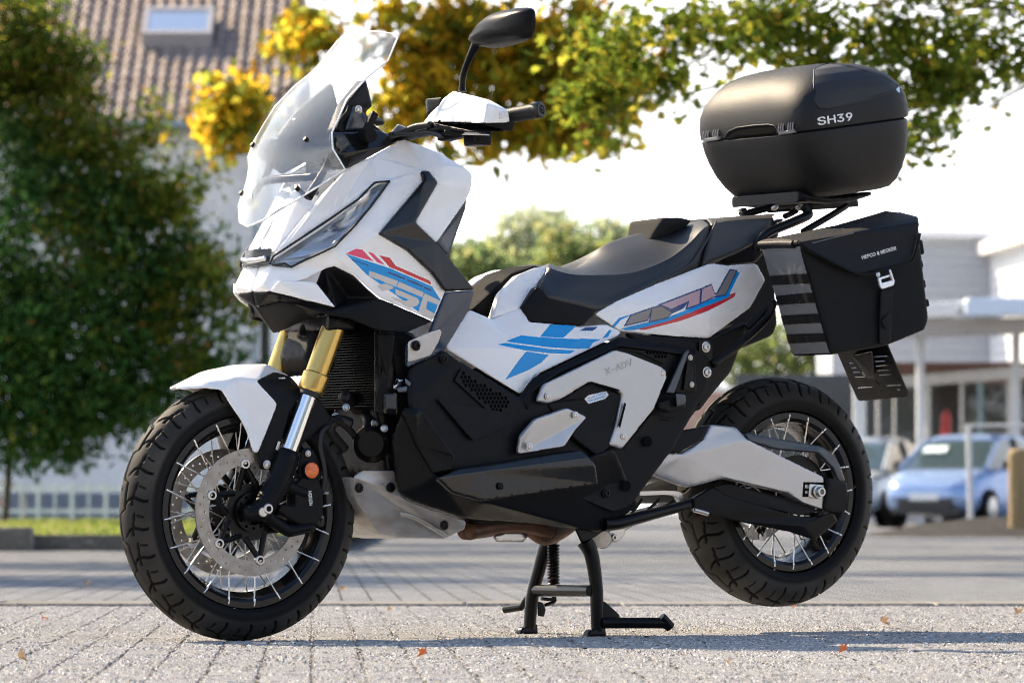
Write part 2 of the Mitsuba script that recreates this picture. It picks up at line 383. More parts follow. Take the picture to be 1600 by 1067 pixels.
mat('mid_stone', bump(pr(pattern((0.15, 0.158, 0.172), (0.26, 0.266, 0.278), (0.07, 0.072, 0.076), 150.0, (0.03, 0.028, 0.022)), 0.85, specular=0.3), grit(120.0), 0.003))
mat('concrete', bump(pr(stone((0.26, 0.25, 0.235), (0.36, 0.345, 0.32), (0.16, 0.15, 0.135), 60.0), 0.9, specular=0.25), grit(120.0), 0.002))
mat('edging_stone', bump(pr(stone((0.19, 0.18, 0.165), (0.27, 0.26, 0.24), (0.11, 0.10, 0.09), 70.0), 0.9, specular=0.15), grit(120.0), 0.003))
mat('kerb_stone', bump(pr(stone((0.14, 0.13, 0.115), (0.22, 0.21, 0.19), (0.07, 0.065, 0.05), 30.0), 0.9, specular=0.2), grit(60.0), 0.004))
mat('earth', bump(pr(stone((0.042, 0.039, 0.038), (0.075, 0.072, 0.07), (0.02, 0.019, 0.019), 25.0), 0.95, specular=0.2), grit(20.0), 0.03, 5e-3))
mat('lawn_soil', pr(stone((0.16, 0.19, 0.05), (0.34, 0.30, 0.16), (0.08, 0.11, 0.03), 12.0), 0.95, specular=0.1))

struct('ground', quad(-205, 205, -33, 330, -0.03), 'mid_stone')
struct('paving', quad(-2.75, 2.75, 8.3, 16.86, -0.0042), 'joint_sand')
mat('near_stone', bump(pr(pattern((0.26, 0.256, 0.252), (0.46, 0.455, 0.45), (0.10, 0.098, 0.096), 150.0, (0.12, 0.11, 0.095)), 0.85, specular=0.3), grit(150.0), 0.006))
struct('side_paving', cat(quad(-30, -2.70, -30, 16.87, -0.006), quad(2.70, 30, -30, 16.87, -0.006), quad(-2.70, 2.70, -30, 8.4, -0.006)), 'near_stone')
struct('far_paving', quad(-40, 40, 17.46, 39.0, 0.0), 'mid_stone')
struct('yard', quad(-60, 60, 39.0, 140, -0.004), 'mid_stone')
# pavers of the near area: the nearest ones singly, the rest as one field
def paver(w=0.0964, l=0.1976, c=0.0032, h=0.05, seed=0):
    r = np.random.default_rng(seed); x, y = w / 2, l / 2
    ring_ = lambda a, b, z: [(-a, -b, z), (a, -b, z), (a, b, z), (-a, b, z)]
    V = ring_(x, y, -h) + ring_(x, y, -c) + ring_(x - c * .5, y - c * .5, -c * .3) + ring_(x - c * 1.4, y - c * 1.4, 0)
    V = np.array(V); V[4:] += r.normal(0, .0009, (12, 3)) * [1, 1, .5]
    F = []
    for k in range(3):
        for j in range(4):
            a, b = k * 4 + j, k * 4 + (j + 1) % 4
            F += [[a, b, b + 4], [a, b + 4, a + 4]]
    return tm(V, F + [[12, 13, 14], [12, 14, 15]])
pav = [paver(seed=i) for i in range(5)]
cells = []
for i in range(-36, 37):
    for j in range(40, 87):
        u, v = (i + .5) * 0.1, (j + .5 + (0.5 if i % 2 else 0.0)) * 0.2
        x, y = u * cdy + v * cdx, -u * cdx + v * cdy
        if 8.4 < y < 16.76 and abs(x) < 2.72: cells.append((y, x))
cells.sort()
pd = [mikit.ply(p, 'paver_stone', smooth=30) for p in pav]
far_ = []
n_single = 0
for y, x in cells:
    k = int(rng.integers(5)); z = rng.normal(0, .0005); a, b, c = rng.normal(0, .003), rng.normal(0, .0012), rng.normal(0, .3)
    m_ = trimesh.transformations.euler_matrix(b, a, -CD + math.radians(c)); m_[:3, 3] = (x, y, z)
    inframe = 9.55 < y and abs(x) < 0.0964 * y + 0.03
    if inframe and n_single < 300:
        scene['paving__paver' + (f'_{n_single:03d}' if n_single else '')] = {**pd[k], 'to_world': T(m_)}
        n_single += 1
    else: far_.append(moved(pav[k], m_))
scene['paving__paver_field'] = mikit.ply(cat(far_), 'paver_stone', smooth=30)
labels['paving__paver_field'] = {'kind': 'stuff', 'label': 'remaining small grey pavers'}
# edging strip of concrete slabs between the two areas
gs_ = None
for i in range(-24, 25):
    m_ = rbox([0.496, 0.50, 0.08], .006, 1)
    t_ = np.eye(4); t_[:3, 3] = (i * 0.5 + .1, 17.20 - i * .0, -.034 + rng.normal(0, .001))
    k = 'paving__edging_slab' + (f'_{i + 24:03d}' if i > -24 else '')
    scene[k] = mikit.ply(m_, 'edging_stone', smooth=30, to_world=T(t_))
# gravel chips and dry leaves lying about
def colours(pal, n, r, jit=.18):
    pal = np.array(pal, float); w = pal[:, 3] / pal[:, 3].sum()
    c = pal[r.choice(len(pal), n, p=w), :3] * r.uniform(1 - jit, 1 + jit, (n, 1)) * r.uniform(1 - jit * .4, 1 + jit * .4, (n, 3))
    return np.clip(c, .002, .9)
def chips(n, seed):
    """Stones of the exposed aggregate standing a few millimetres proud of the pavers."""
    r = np.random.default_rng(seed); y = np.sqrt(r.uniform(9.3 ** 2, 16.8 ** 2, n)); x = r.uniform(-1, 1, n) * (.097 * y + .12)
    k = n // 4; y[:k] = r.uniform(8.4, 16.8, k); x[:k] = r.uniform(-2.72, 2.72, k)
    u_ = ((x * cdy - y * cdx) / .1) % 1.0; ok = np.minimum(u_, 1 - u_) > r.uniform(-.02, .09, n) * np.clip(1.2 - x * 2.2, 0, 1); x, y = x[ok], y[ok]; n = len(x)
    o = np.array([[1, 0, 0], [0, 1, 0], [-1, 0, 0], [0, -1, 0], [0, 0, 1.0]]); f = np.array([[0, 1, 4], [1, 2, 4], [2, 3, 4], [3, 0, 4]])
    a = r.uniform(0, 2 * PI, n); s = r.uniform(.0020, .0056, n); hgt = s * r.uniform(.30, .75, n)
    v = np.broadcast_to(o, (n, 5, 3)) * r.uniform(.6, 1.3, (n, 5, 1))
    c, q = np.cos(a)[:, None], np.sin(a)[:, None]
    V = np.stack([(v[..., 0] * c - v[..., 1] * q) * s[:, None] + x[:, None], (v[..., 0] * q + v[..., 1] * c) * s[:, None] + y[:, None], v[..., 2] * hgt[:, None] - .0006], -1)
    pal = [(.265, .258, .25, 5), (.40, .392, .382, 3.5), (.54, .53, .52, .9), (.11, .107, .103, 2.2), (.31, .27, .23, .9)]
    return tm(V.reshape(-1, 3), (f[None] + np.arange(n)[:, None, None] * 5).reshape(-1, 3)), np.repeat(colours(pal, n, r), 5, 0)
scene['aggregate'] = tw({'type': 'principled', 'base_color': {'type': 'mesh_attribute', 'name': 'vertex_color'}, 'roughness': 0.7, 'specular': 0.4})
q_, c_ = chips(118000, 3)
scene['grit'] = mikit.ply(q_, 'aggregate', smooth=False, color=c_); labels['grit'] = {'kind': 'stuff', 'label': 'rough stone grit on the pale paving'}
def maple(size, seed, fold=.35):
    """A five-lobed leaf lying in the xy plane, stalk towards -y."""
    r = np.random.default_rng(seed)
    ang = np.radians([-90, -62, -30, 0, 22, 44, 68, 90, 112, 136, 158, 180, 210, 242]); rad = np.array([.10, .42, .34, .80, .46, .92, .52, 1.0, .52, .92, .46, .80, .34, .42])
    rad = rad * r.uniform(.88, 1.12, 14)
    P = np.stack([np.cos(ang) * rad, np.sin(ang) * rad, fold * np.abs(np.cos(ang) * rad) * r.uniform(.3, 1.2) - .25 * fold * rad ** 2 + r.normal(0, .05, 14)], 1)
    V = np.vstack([[0, 0, 0], P]) * size
    return tm(V, [[0, 1 + k, 1 + (k + 1) % 14] for k in range(14)])
leafm = lambda key, col, tr=0.7: scene.__setitem__(key, {'type': 'principledthin', 'base_color': {'type': 'rgb', 'value': list(col)}, 'roughness': 0.5, 'diff_trans': tr, 'spec_trans': 0.0})
leafm('dry_leaf_orange', (0.36, 0.11, 0.045), 0.5); leafm('dry_leaf_tan', (0.40, 0.27, 0.16), 0.4)
DL = [(-1.288, 14.54, .05, 0, 'red-orange dry leaf curled up on the paving left of the front wheel'), (-.18, 10.9, .035, 0, 'orange dry leaf on the paving in front of the motorcycle'), (-.62, 19.6, .05, 1, 'brown dry leaf in the shade behind the front wheel'), (-1.66, 20.7, .055, 1, 'tan dry leaf at the far left in the shade'),
      (.97, 13.9, .04, 1, None), (1.24, 12.0, .035, 1, None), (.70, 11.2, .03, 0, None), (1.45, 15.2, .04, 1, None), (.28, 15.9, .035, 0, None), (-.98, 10.6, .03, 1, None), (.42, 10.4, .03, 1, None), (-.36, 15.8, .03, 1, None), (1.35, 10.9, .03, 1, None), (.86, 16.3, .035, 0, None)]
for i, (x, y, s, c, lab) in enumerate(DL):
    m_ = maple(s * .5, 40 + i, 1.7); m_.apply_transform(rotm(70 * i, (0, 0, 1))); m_.vertices[:, 2] -= m_.vertices[:, 2].min(); 
    if i == 0: m_.apply_transform(rotm(35, (0, 1, 0))); m_.vertices[:, 2] -= m_.vertices[:, 2].min()
    m_.vertices += [x, y, .002]
    k = add('dry_leaf', m_, ('dry_leaf_orange', 'dry_leaf_tan')[c], False, label=lab or 'small dry leaf scattered on the pale paving', category='leaf', **({} if lab else {'group': 'small dry leaves scattered on the paving'}))

# ---------------- trees
def leaf_mesh(P, size, pal, seed, kind='oval', droop=.5):
    """Leaves at the points P with one colour per leaf."""
    r = np.random.default_rng(seed); n = len(P)
    if kind == 'maple': base = [maple(1.0, seed * 10 + k) for k in range(4)]
    elif kind == 'small': base = [tm([[0, -.9, 0], [.5, 0, .16], [0, .9, 0], [-.5, 0, .16]], [[0, 1, 2], [0, 2, 3]])]
    else: base = [tm([[0, -.9, 0], [.52, -.2, .14], [.3, .6, .05], [0, 1, -.1], [-.3, .6, .05], [-.52, -.2, .14]], [[0, 1, 5], [1, 2, 5], [2, 4, 5], [2, 3, 4]])]
    V, F, C, o = [], [], [], 0
    which = r.integers(len(base), size=n)
    yaw = r.uniform(0, 2 * PI, n); pitch = r.normal(droop, .55, n); roll = r.normal(0, .6, n); s = size * r.uniform(.65, 1.3, n)
    col = colours(pal, n, r)
    for b in range(len(base)):
        i = np.flatnonzero(which == b); bv, bf = base[b].vertices, base[b].faces
        v = np.broadcast_to(bv, (len(i), *bv.shape)).copy()
        cr, sr = np.cos(roll[i])[:, None], np.sin(roll[i])[:, None]
        v = np.stack([v[..., 0] * cr + v[..., 2] * sr, v[..., 1], -v[..., 0] * sr + v[..., 2] * cr], -1)
        cp, sp_ = np.cos(-pitch[i])[:, None], np.sin(-pitch[i])[:, None]
        v = np.stack([v[..., 0], v[..., 1] * cp - v[..., 2] * sp_, v[..., 1] * sp_ + v[..., 2] * cp], -1)
        cy, sy = np.cos(yaw[i])[:, None], np.sin(yaw[i])[:, None]
        v = np.stack([v[..., 0] * cy - v[..., 1] * sy, v[..., 0] * sy + v[..., 1] * cy, v[..., 2]], -1)
        v = v * s[i][:, None, None] + P[i][:, None]
        V.append(v.reshape(-1, 3)); F.append((bf[None] + (np.arange(len(i)) * len(bv))[:, None, None] + o).reshape(-1, 3)); o += len(i) * len(bv)
        C.append(np.repeat(col[i], len(bv), 0))
    return tm(np.vstack(V), np.vstack(F)), np.vstack(C)
for key, tr, ro in (('leaf', 1.5, 0.42), ('leaf_yellow', 1.6, 0.42), ('leaf_dark', 0.55, 0.40)):
    scene[key] = {'type': 'principledthin', 'base_color': {'type': 'mesh_attribute', 'name': 'vertex_color'}, 'roughness': ro, 'diff_trans': tr, 'spec_trans': 0.0, 'eta': 1.45}
mat('bark', bump(pr(stone((0.085, 0.065, 0.05), (0.16, 0.13, 0.10), (0.03, 0.025, 0.02), 14.0), 0.9, specular=0.2), grit(40.0), 0.01))
def blobs_points(B, n, seed, clump=.16, shell=.35):
    """Leaf positions: clumps of leaves on twigs inside the ellipsoids (x, y, z, rx, ry, rz, weight)."""
    r = np.random.default_rng(seed); B = np.array(B, float); w = B[:, 6] * B[:, 3] * B[:, 5] * np.maximum(B[:, 4], .2); w /= w.sum(); out = []
    per = 14
    while sum(map(len, out)) < n:
        b = B[r.choice(len(B), p=w)]
        d = r.normal(size=3); d /= np.linalg.norm(d); q = r.uniform(0, 1) ** shell
        c = b[:3] + d * q * b[3:6]
        k = r.integers(per // 2, per * 2)
        out.append(c + r.normal(size=(k, 3)) * clump * r.uniform(.5, 1.3) * np.array([1, 1, .6]))
    return np.vstack(out)[:n]
def limbs(root, top, B, r0, seed, n=14, low=.5):
    """A tapered trunk with limbs reaching into the clusters."""
    r = np.random.default_rng(seed); root, top = np.array(root, float), np.array(top, float); ms = []
    mid_ = root + (top - root) * .5 + r.normal(0, .05, 3) * np.linalg.norm(top - root) * .3
    trunk = spline([root, mid_, top], 8); ms.append(tube(trunk, np.linspace(r0, r0 * .45, len(trunk)), 10, smoothpath=False))
    B = np.array(B, float)
    for k in range(n):
        b = B[k % len(B)]; e = b[:3] + r.uniform(-.6, .6, 3) * b[3:6]; s = trunk[int(r.integers(int(len(trunk) * low), len(trunk)))]
        c = s + (e - s) * .5 + np.array([0, 0, .12 * np.linalg.norm(e - s)])
        ms.append(tube(np.array([s, c, e]), [r0 * .32, r0 * .18, r0 * .05], 7))
        for q in range(3):
            e2 = e + r.uniform(-.9, .9, 3) * b[3:6] * .7; ms.append(tube(np.array([c + (e - c) * .4, (c + e2) / 2 + [0, 0, .05], e2]), [r0 * .12, r0 * .08, r0 * .03], 5))
    return cat(ms)
def tree(key, label, cat_, root, top, B, r0, n, size, pal, seed, kind='oval', m='leaf', clump=.16, group=None, droop=.5, shell=.35, low=.5):
    t = thing(key, label, cat_, group)
    add(t + '__trunk', limbs(root, top, B, r0, seed, 14, low), 'bark', 40)
    q, c = leaf_mesh(blobs_points(B, n, seed, clump, shell), size, pal, seed, kind, droop)
    k = numbered(t + '__crown'); scene[k] = mikit.ply(q, m, smooth=False, color=c); labels[k] = {'kind': 'stuff', 'label': 'leaves of the crown'}
    return t
def bl(d, items, depth=None):
    """Clusters given as (x, z, rx, rz, weight) at distance d."""
    return [(x, d + (dy if len(it) > 5 else 0), z, rx, (rx + rz) / 2 if depth is None else depth, rz, w) for it in items for x, z, rx, rz, w, dy in [tuple(it) + (0,) * (6 - len(it))]]
DARK = [(.034, .090, .030, 5), (.050, .120, .036, 3), (.10, .17, .045, 1.4), (.16, .18, .04, .35), (.22, .12, .04, .06)]
TOPL = [(.16, .21, .035, 3), (.28, .28, .045, 2.4), (.09, .14, .025, 3), (.36, .20, .08, .5)]
YEL = [(.66, .47, .04, 5), (.66, .38, .04, 2.4), (.54, .50, .06, 4), (.34, .38, .06, 2.5), (.50, .26, .04, .2)]
MIX = [(.18, .24, .035, 5), (.32, .34, .04, 3), (.10, .15, .025, 3), (.50, .44, .06, 1.6), (.38, .16, .04, .12)]
PALE = [(.44, .50, .32, 4), (.38, .44, .30, 3), (.50, .52, .30, 2), (.46, .50, .38, 2)]
GRN = [(.26, .33, .14, 4), (.19, .26, .12, 3), (.34, .38, .16, 2), (.38, .37, .16, 1)]
# dense dark tree on the left
d = 62.0; s = d / FPX
LT = bl(d, [((110 - 800) * s, .3065 + (795 - v) * s, rx * s, rz * s, w) for v, rx, rz, w in ((420, 190, 210, 1.0), (560, 210, 140, 1.0))], 1.5)
LT += bl(d, [((u - 800) * s, .3065 + (795 - v) * s, r_ * s, r_ * s * .9, w) for u, v, r_, w in ((20, 170, 100, 1), (-30, 30, 100, 1), (90, 260, 110, 1), (200, 350, 90, 1), (280, 430, 75, 1.1), (310, 390, 50, .6), (90, 650, 75, 1.2), (170, 610, 75, 1.1), (-80, 500, 180, 1), (320, 540, 60, .8), (270, 590, 60, 1), (120, 690, 45, 1), (20, 660, 70, 1.1), (70, 705, 40, 1), (190, 650, 50, 1), (350, 570, 45, .6), (365, 490, 45, .5), (-40, 680, 70, 1))], 1.2)
t = tree('broadleaf_tree', 'dense dark green tree at the left edge in front of the tiled house', 'tree', (-5.95, 62.2, 0), (-5.7, 62.3, 3.2), LT, .045, 34000, .066, DARK, 11, 'small', 'leaf_dark', .16, shell=.30)
LT2 = bl(d - .9, [((u - 800) * s, .3065 + (795 - v) * s, r_ * s, r_ * s * .9, w) for u, v, r_, w in ((40, 60, 90, 1.2), (90, 130, 70, 1.2), (130, 210, 60, 1), (210, 250, 60, .9), (270, 320, 60, .9), (330, 260, 40, .35), (240, 190, 45, .5), (20, 130, 70, .8), (150, 100, 45, .5), (330, 430, 50, .6), (370, 480, 45, .45), (260, 470, 60, .3), (150, 380, 80, .3), (300, 560, 60, .25))], .5)
scene['leaf_bright'] = {**scene['leaf'], 'roughness': 0.22}
q, c = leaf_mesh(blobs_points(LT2, 9000, 12, .14, .5), .060, TOPL, 12, 'small'); scene[t + '__outer_crown'] = mikit.ply(q, 'leaf_bright', smooth=False, color=c); labels[t + '__outer_crown'] = {'kind': 'stuff', 'label': 'yellowing outer leaves of the crown'}
# yellow maple in the middle
d = 57.0; s = d / FPX
YB = bl(d, [((u - 800) * s, .3065 + (795 - v) * s, rx * s, rz * s, w, dy) for u, v, rx, rz, w, dy in (
    (480, 60, 50, 45, 1, -.3), (370, 175, 58, 50, 1.1, -.4), (350, 215, 40, 25, .8, -.2), (650, 150, 70, 90, 1, 0), (720, 60, 110, 70, 1, .2), (800, 130, 90, 90, 1, 0), (760, 215, 60, 40, .7, 0), (880, 80, 100, 90, 1, .3), (900, 190, 90, 60, 1, 0), (960, 130, 60, 80, .7, .2),
    (560, -60, 200, 60, .2, .3), (800, -80, 300, 70, .3, .4), (700, -250, 330, 140, .15, .5), (610, 60, 40, 70, .5, 0), (850, 225, 60, 30, .6, 0))], .42)
tree('maple_tree', 'yellow autumn maple with its dark trunk behind the windscreen and mirror', 'tree', (-.78, 57.6, 0), (-.70, 57.6, 6.2), YB, .075, 10500, .088, YEL + [(.13, .16, .03, 3)], 21, 'oval', 'leaf_yellow', .17, shell=.55, low=.78)
# green and yellow maple reaching in from the right
d = 30.0; s = d / FPX
RB = bl(d, [((u - 800) * s, .3065 + (795 - v) * s, rx * s, rz * s, w, dy) for u, v, rx, rz, w, dy in (
    (950, 60, 70, 60, .8, .3), (930, 150, 60, 60, .8, .3), (900, 215, 60, 30, .7, .2), (1030, 60, 70, 55, 1, 0), (1060, 130, 50, 40, .9, 0), (1130, 60, 80, 60, 1.1, -.2), (1220, 40, 90, 60, 1.2, 0), (1300, 90, 90, 60, 1.1, .1), (1400, 60, 90, 70, 1.1, 0), (1440, 170, 70, 60, 1.2, -.1), (1480, 120, 70, 60, 1.0, 0), (1430, 225, 50, 30, 1, 0), (1540, 60, 80, 60, 1, .1), (1590, 110, 60, 30, .7, 0), (1580, 140, 30, 20, .8, 0), (1390, 262, 22, 16, .8, 0), (1300, 170, 70, 40, .6, .2), (1000, 190, 22, 30, .6, 0),
    (1200, -90, 420, 80, .25, .3), (1600, -120, 330, 130, .25, .4), (1500, -330, 500, 200, .10, .6))], .32)
mt = tree('maple_tree', 'green maple with yellowing leaves reaching over the top case from the right', 'tree', (5.0, 31.2, 0), (4.7, 30.9, 4.6), RB, .06, 6400, .050, MIX, 31, 'maple', 'leaf', .11, shell=.6)
r_ = np.random.default_rng(5)
lp = blobs_points(RB[:18], 160, 77, .12, .3); lv = [maple(.042, 300 + k) for k in range(5)]
ldict = []
for k in range(5):
    col = colours(MIX, 1, r_)[0]; ldict.append(mikit.ply(lv[k], 'leaf', smooth=False, color=np.repeat(col[None], len(lv[k].vertices), 0)))
for i, p in enumerate(lp):
    m_ = trimesh.transformations.euler_matrix(r_.normal(-.9, .4), r_.normal(0, .5), r_.uniform(0, 6.28)); m_[:3, 3] = p - [0, .45, 0]
    scene[f'{mt}__leaf' + (f'_{i:03d}' if i else '')] = {**ldict[i % 5], 'to_world': T(m_)}
# trees whose shade lies on the paving behind the motorcycle: they stand left of the picture and their boughs reach over it, above the frame
for i, (x, y, z0, rr, rx) in enumerate(((-6.6, 26.5, 5.2, 2.5, -6.9), (-7.4, 33.5, 6.0, 2.8, -7.6), (-7.0, 43.5, 7.2, 2.9, -7.4), (-2.8, 30.5, 7.6, 2.5, -6.4), (-3.2, 39.5, 8.4, 2.7, -7.0), (.8, 30.5, 7.6, 2.3, 6.2), (1.4, 39.5, 8.6, 2.5, 7.4), (-7.6, 52.5, 8.4, 3.0, -8.2), (-2.6, 49.5, 9.4, 2.8, -9.0), (2.2, 50.0, 9.4, 2.8, 9.0), (5.4, 44.0, 8.2, 2.6, 9.0))):
    B = [(x + dx * rr * .5, y + dy * rr * .5, z0 + dz * rr * .35, rr * .62, rr * .62, rr * .5, 1) for dx, dy, dz in ((0, 0, 0), (1, .4, .3), (-1, .2, .2), (.2, 1, 0), (-.3, -1, .2), (0, 0, 1.1))]
    tree('shade_tree', 'tall shade tree standing beside the paving, outside the picture', 'tree', (rx, y, 0), (rx, y, z0 + .6), B, .12, 4600, .085, MIX, 50 + i, 'small', 'leaf_dark', .25, group='shade trees beside the paving', shell=.6)
DARK0 = [(.03, .06, .015, 5), (.045, .085, .02, 3)]
# the row of trees behind the photographer, mirrored in the glossy panels
for i, x in enumerate((-22, -14, -7, 1, 8, 16, 24)):
    B = [(x + dx * 2.4, -13 + dy, 4.8 + dz * 2.8, 3.2, 2.2, 3.0, 1) for dx, dy, dz in ((0, 0, 0), (.8, .3, -.7), (-.8, -.2, -.7), (.5, 0, .9), (-.5, .2, .9))]
    tree('roadside_tree', 'leafy roadside tree standing behind the photographer', 'tree', (x, -13, 0), (x, -13, 4.0), B, .16, 5200, .22, DARK0, 150 + i, 'small', 'leaf_dark', .3, group='roadside trees behind the photographer')
# far trees
for i, (lab, key, d, items, n, pal) in enumerate((
    ('tall pale green tree far behind the seat, left of two', 'far_tree', 170.0, ((835, 372, 62, 52, 1), (800, 420, 80, 50, 1), (860, 350, 35, 25, .8), (830, 450, 90, 40, 1)), 5200, PALE),
    ('yellowish green bushy tree far behind the seat, in front of the taller one', 'far_tree', 150.0, ((900, 400, 55, 40, 1), (870, 440, 60, 45, 1.1), (930, 440, 60, 40, 1)), 3600, GRN + [(.24, .24, .05, 3)]),
    ('greyish green tree far off beside the top of the seat', 'far_tree', 175.0, ((950, 365, 50, 28, 1), (985, 395, 50, 40, 1), (1050, 360, 25, 14, .5), (1020, 420, 90, 50, 1)), 3200, PALE),
    ('low green bush far off between fairing and seat', 'far_bush', 145.0, ((735, 415, 38, 34, 1), (770, 445, 50, 40, 1), (715, 450, 40, 40, 1)), 3000, GRN),
    ('low hedge of green bushes under the side bag', 'hedge', 130.0, ((1150, 545, 70, 50, 1), (1230, 540, 60, 48, 1), (1300, 550, 60, 45, 1), (1360, 550, 60, 40, 1), (1190, 575, 90, 28, 1), (1300, 575, 90, 28, 1)), 5200, GRN + [(.26, .27, .06, 2)]))):
    s = d / FPX
    B = bl(d, [((u - 800) * s, .3065 + (795 - v) * s, rx * s, rz * s, w) for u, v, rx, rz, w in items])
    cx = B[0][0]
    tree(key, lab, 'tree' if 'tree' in key else 'hedge' if key == 'hedge' else 'bush', (cx, d, 0), (cx, d, max(B[0][2] * .8, .6)), B, .22, n, .16 if d > 140 else .10, pal, 80 + i, 'small', 'leaf', .35)

# ---------------- house with a tiled roof on the left
mat('render_wall', pr(stone((0.74, 0.73, 0.70), (0.78, 0.77, 0.74), (0.66, 0.65, 0.62), 6.0), 0.9, specular=0.2))
mat('plinth_paint', pr((0.17, 0.19, 0.22), 0.8))
def tilecol(p, n, uv):
    k = cell_rand(dr.floor(p.x / .217), dr.floor(p.z / .155), 2)
    return mix(mi.Color3f(0.185, 0.145, 0.125), mi.Color3f(0.27, 0.22, 0.195), k) * (0.8 + 0.4 * fbm(p.x * 5, p.y * 5, p.z * 5))
mat('roof_tile', pr(tilecol, 0.75, specular=0.3))
mat('zinc', pr((0.26, 0.31, 0.33), 0.5, metallic=0.3)); mat('frame_grey', pr((0.32, 0.31, 0.31), 0.5)); mat('pane', pr((0.72, 0.74, 0.78), 0.28, metallic=1.0))
HD = 90.0; hs = HD / FPX
ez = .3065 + 600 * hs; x0, x1 = -14.0, (462 - 800) * hs
hh = thing('tiled_house', 'house with a brown tiled roof and one roof window at upper left', 'house')
add(hh + '__wall', box([(x0 + x1) / 2 - .15, HD + 4.5, ez / 2], [x1 - x0 - .5, 8.6, ez]), 'render_wall', False)
add(hh + '__plinth', box([(x0 + x1) / 2 - .15, HD + 4.4, .30], [x1 - x0 - .40, 8.6, .56]), 'plinth_paint', False)
PIT = math.radians(29); cp, sp_ = math.cos(PIT), math.sin(PIT)
def onroof(x, l, o=0.0): return np.array([x, HD - .25 + l * cp - o * sp_, ez + .05 + l * sp_ + o * cp])
rb = [onroof(x0, 0, -.06), onroof(x1, 0, -.06), onroof(x1, 5.4, -.06), onroof(x0, 5.4, -.06)]
add(hh + '__roof', slab(np.array(rb), .12, (0, -sp_, cp)), 'roof_tile', False)
add(hh + '__roof__back_slope', slab(np.array([onroof(x0, 5.4, -.06), onroof(x1, 5.4, -.06), onroof(x1, 5.4, -.06) + [0, 4.6, -2.55], onroof(x0, 5.4, -.06) + [0, 4.6, -2.55]]), .12, (0, sp_, cp)), 'roof_tile', False)
def roof_tile():
    n = 9; xs = np.linspace(0, 1, n); prof = np.where(xs < .62, np.sin(xs / .62 * PI) * .048, -np.sin((xs - .62) / .38 * PI) * .014)
    V = []; F = []
    for l, lift in ((0, .030), (.36, .0)):
        for a, b in zip(xs, prof): V.append([(a - .5) * .232, l, b + lift])
    for a, b in zip(xs, prof): V.append([(a - .5) * .232, .002, b + .008])
    for k in range(n - 1):
        F += [[k, k + 1, n + k + 1], [k, n + k + 1, n + k], [2 * n + k, 2 * n + k + 1, k + 1], [2 * n + k, k + 1, k]]
    return tm(V, F)
rt = roof_tile(); td = mikit.ply(rt, 'roof_tile', smooth=35)
rot = np.eye(4); rot[:3, :3] = np.stack([[1, 0, 0], [0, cp, sp_], [0, -sp_, cp]], 1)
wx0, wx1 = (205 - 800) * hs, (317 - 800) * hs
singles, rest = 0, []
ncol = int((x1 - x0) / .217)
for row in range(16):
    for col in range(ncol):
        x = x1 - .11 - col * .217; l = row * .335
        if wx0 - .05 < x < wx1 + .05 and 3.05 < l < 4.0 : continue
        m_ = rot.copy(); m_[:3, 3] = onroof(x, l, rng.normal(0, .003)); u_ = 800 + x / hs
        if u_ > 95 and row < 16 and singles < 300: scene[f'{hh}__roof__tile' + (f'_{singles:03d}' if singles else '')] = {**td, 'to_world': T(m_)}; singles += 1
        else: rest.append(moved(rt, m_))
scene[f'{hh}__roof__tile_field'] = mikit.ply(cat(rest), 'roof_tile', smooth=35); labels[f'{hh}__roof__tile_field'] = {'kind': 'stuff', 'label': 'remaining brown roof tiles'}
wl0, wl1 = 3.0, 4.15
fr = [onroof(wx0, wl0, .30), onroof(wx1, wl0, .30), onroof(wx1, wl1, .30), onroof(wx0, wl1, .30)]; ih = [onroof(wx0 + .09, wl0 + .12, .30), onroof(wx1 - .09, wl0 + .12, .30), onroof(wx1 - .09, wl1 - .12, .30), onroof(wx0 + .09, wl1 - .12, .30)]
add(hh + '__roof_window', slab(np.array(fr), .40, (0, -sp_, cp), [np.array(ih)]), 'frame_grey', False)
add(hh + '__roof_window__pane', slab(np.array(ih) - np.array([0, -sp_, cp]) * .03, .02, (0, -sp_, cp)), 'pane', False)
add(hh + '__gutter', tube(np.array([onroof(x0, -.06, -.04), onroof(x1, -.06, -.04)]), .07, 12, smoothpath=False), 'zinc', 40)
add(hh + '__downpipe', tube(np.array([[-4.35, HD - .12, ez], [-4.35, HD - .12, 0]]), .05, 10, smoothpath=False), 'zinc', 40)
# ---------------- left verge: kerb, lawn, picket fence, bicycle
kx = np.arange(-6.4, -1.3, .8)
kb = thing('kerb', 'low dark weathered kerb of stone blocks along the lawn on the left', 'kerb')
for i, x in enumerate(kx):
    add(kb + '__block', box([x, 39.25, .055], [.785, .30, .128], None, .018), 'kerb_stone', 30)
add(kb + '__block', box([-3.72, 38.9, .075], [.42, .4, .20], None, .03), 'kerb_stone', 30)
struct('verge', tm([[-12, 39.4, .10], [-1.2, 39.4, .10], [-1.6, 69.5, .155], [-12, 69.5, .155], [-12, 70.6, -.02], [-1.6, 70.6, -.02]], [[0, 1, 2], [0, 2, 3], [3, 2, 5], [3, 5, 4]]), 'lawn_soil')
gr_ = np.random.default_rng(9); GP = np.stack([gr_.uniform(-7.2, -1.55, 9000), gr_.uniform(39.5, 69.3, 9000), np.zeros(9000)], 1); GP[:, 2] = .10 + (GP[:, 1] - 39.4) * .00183
def blades(P, h, r):
    n = len(P); a = r.uniform(0, 2 * PI, n); w = .012; L = r.uniform(.5, 1.3, n) * h; lean = r.normal(0, .4, (n, 2)) * L[:, None]
    d_ = np.stack([np.cos(a), np.sin(a), 0 * a], 1) * w
    V = np.stack([P - d_, P + d_, P + np.c_[lean, L]], 1).reshape(-1, 3)
    return tm(V, np.arange(3 * n).reshape(-1, 3))
bm = blades(GP, .045, gr_)
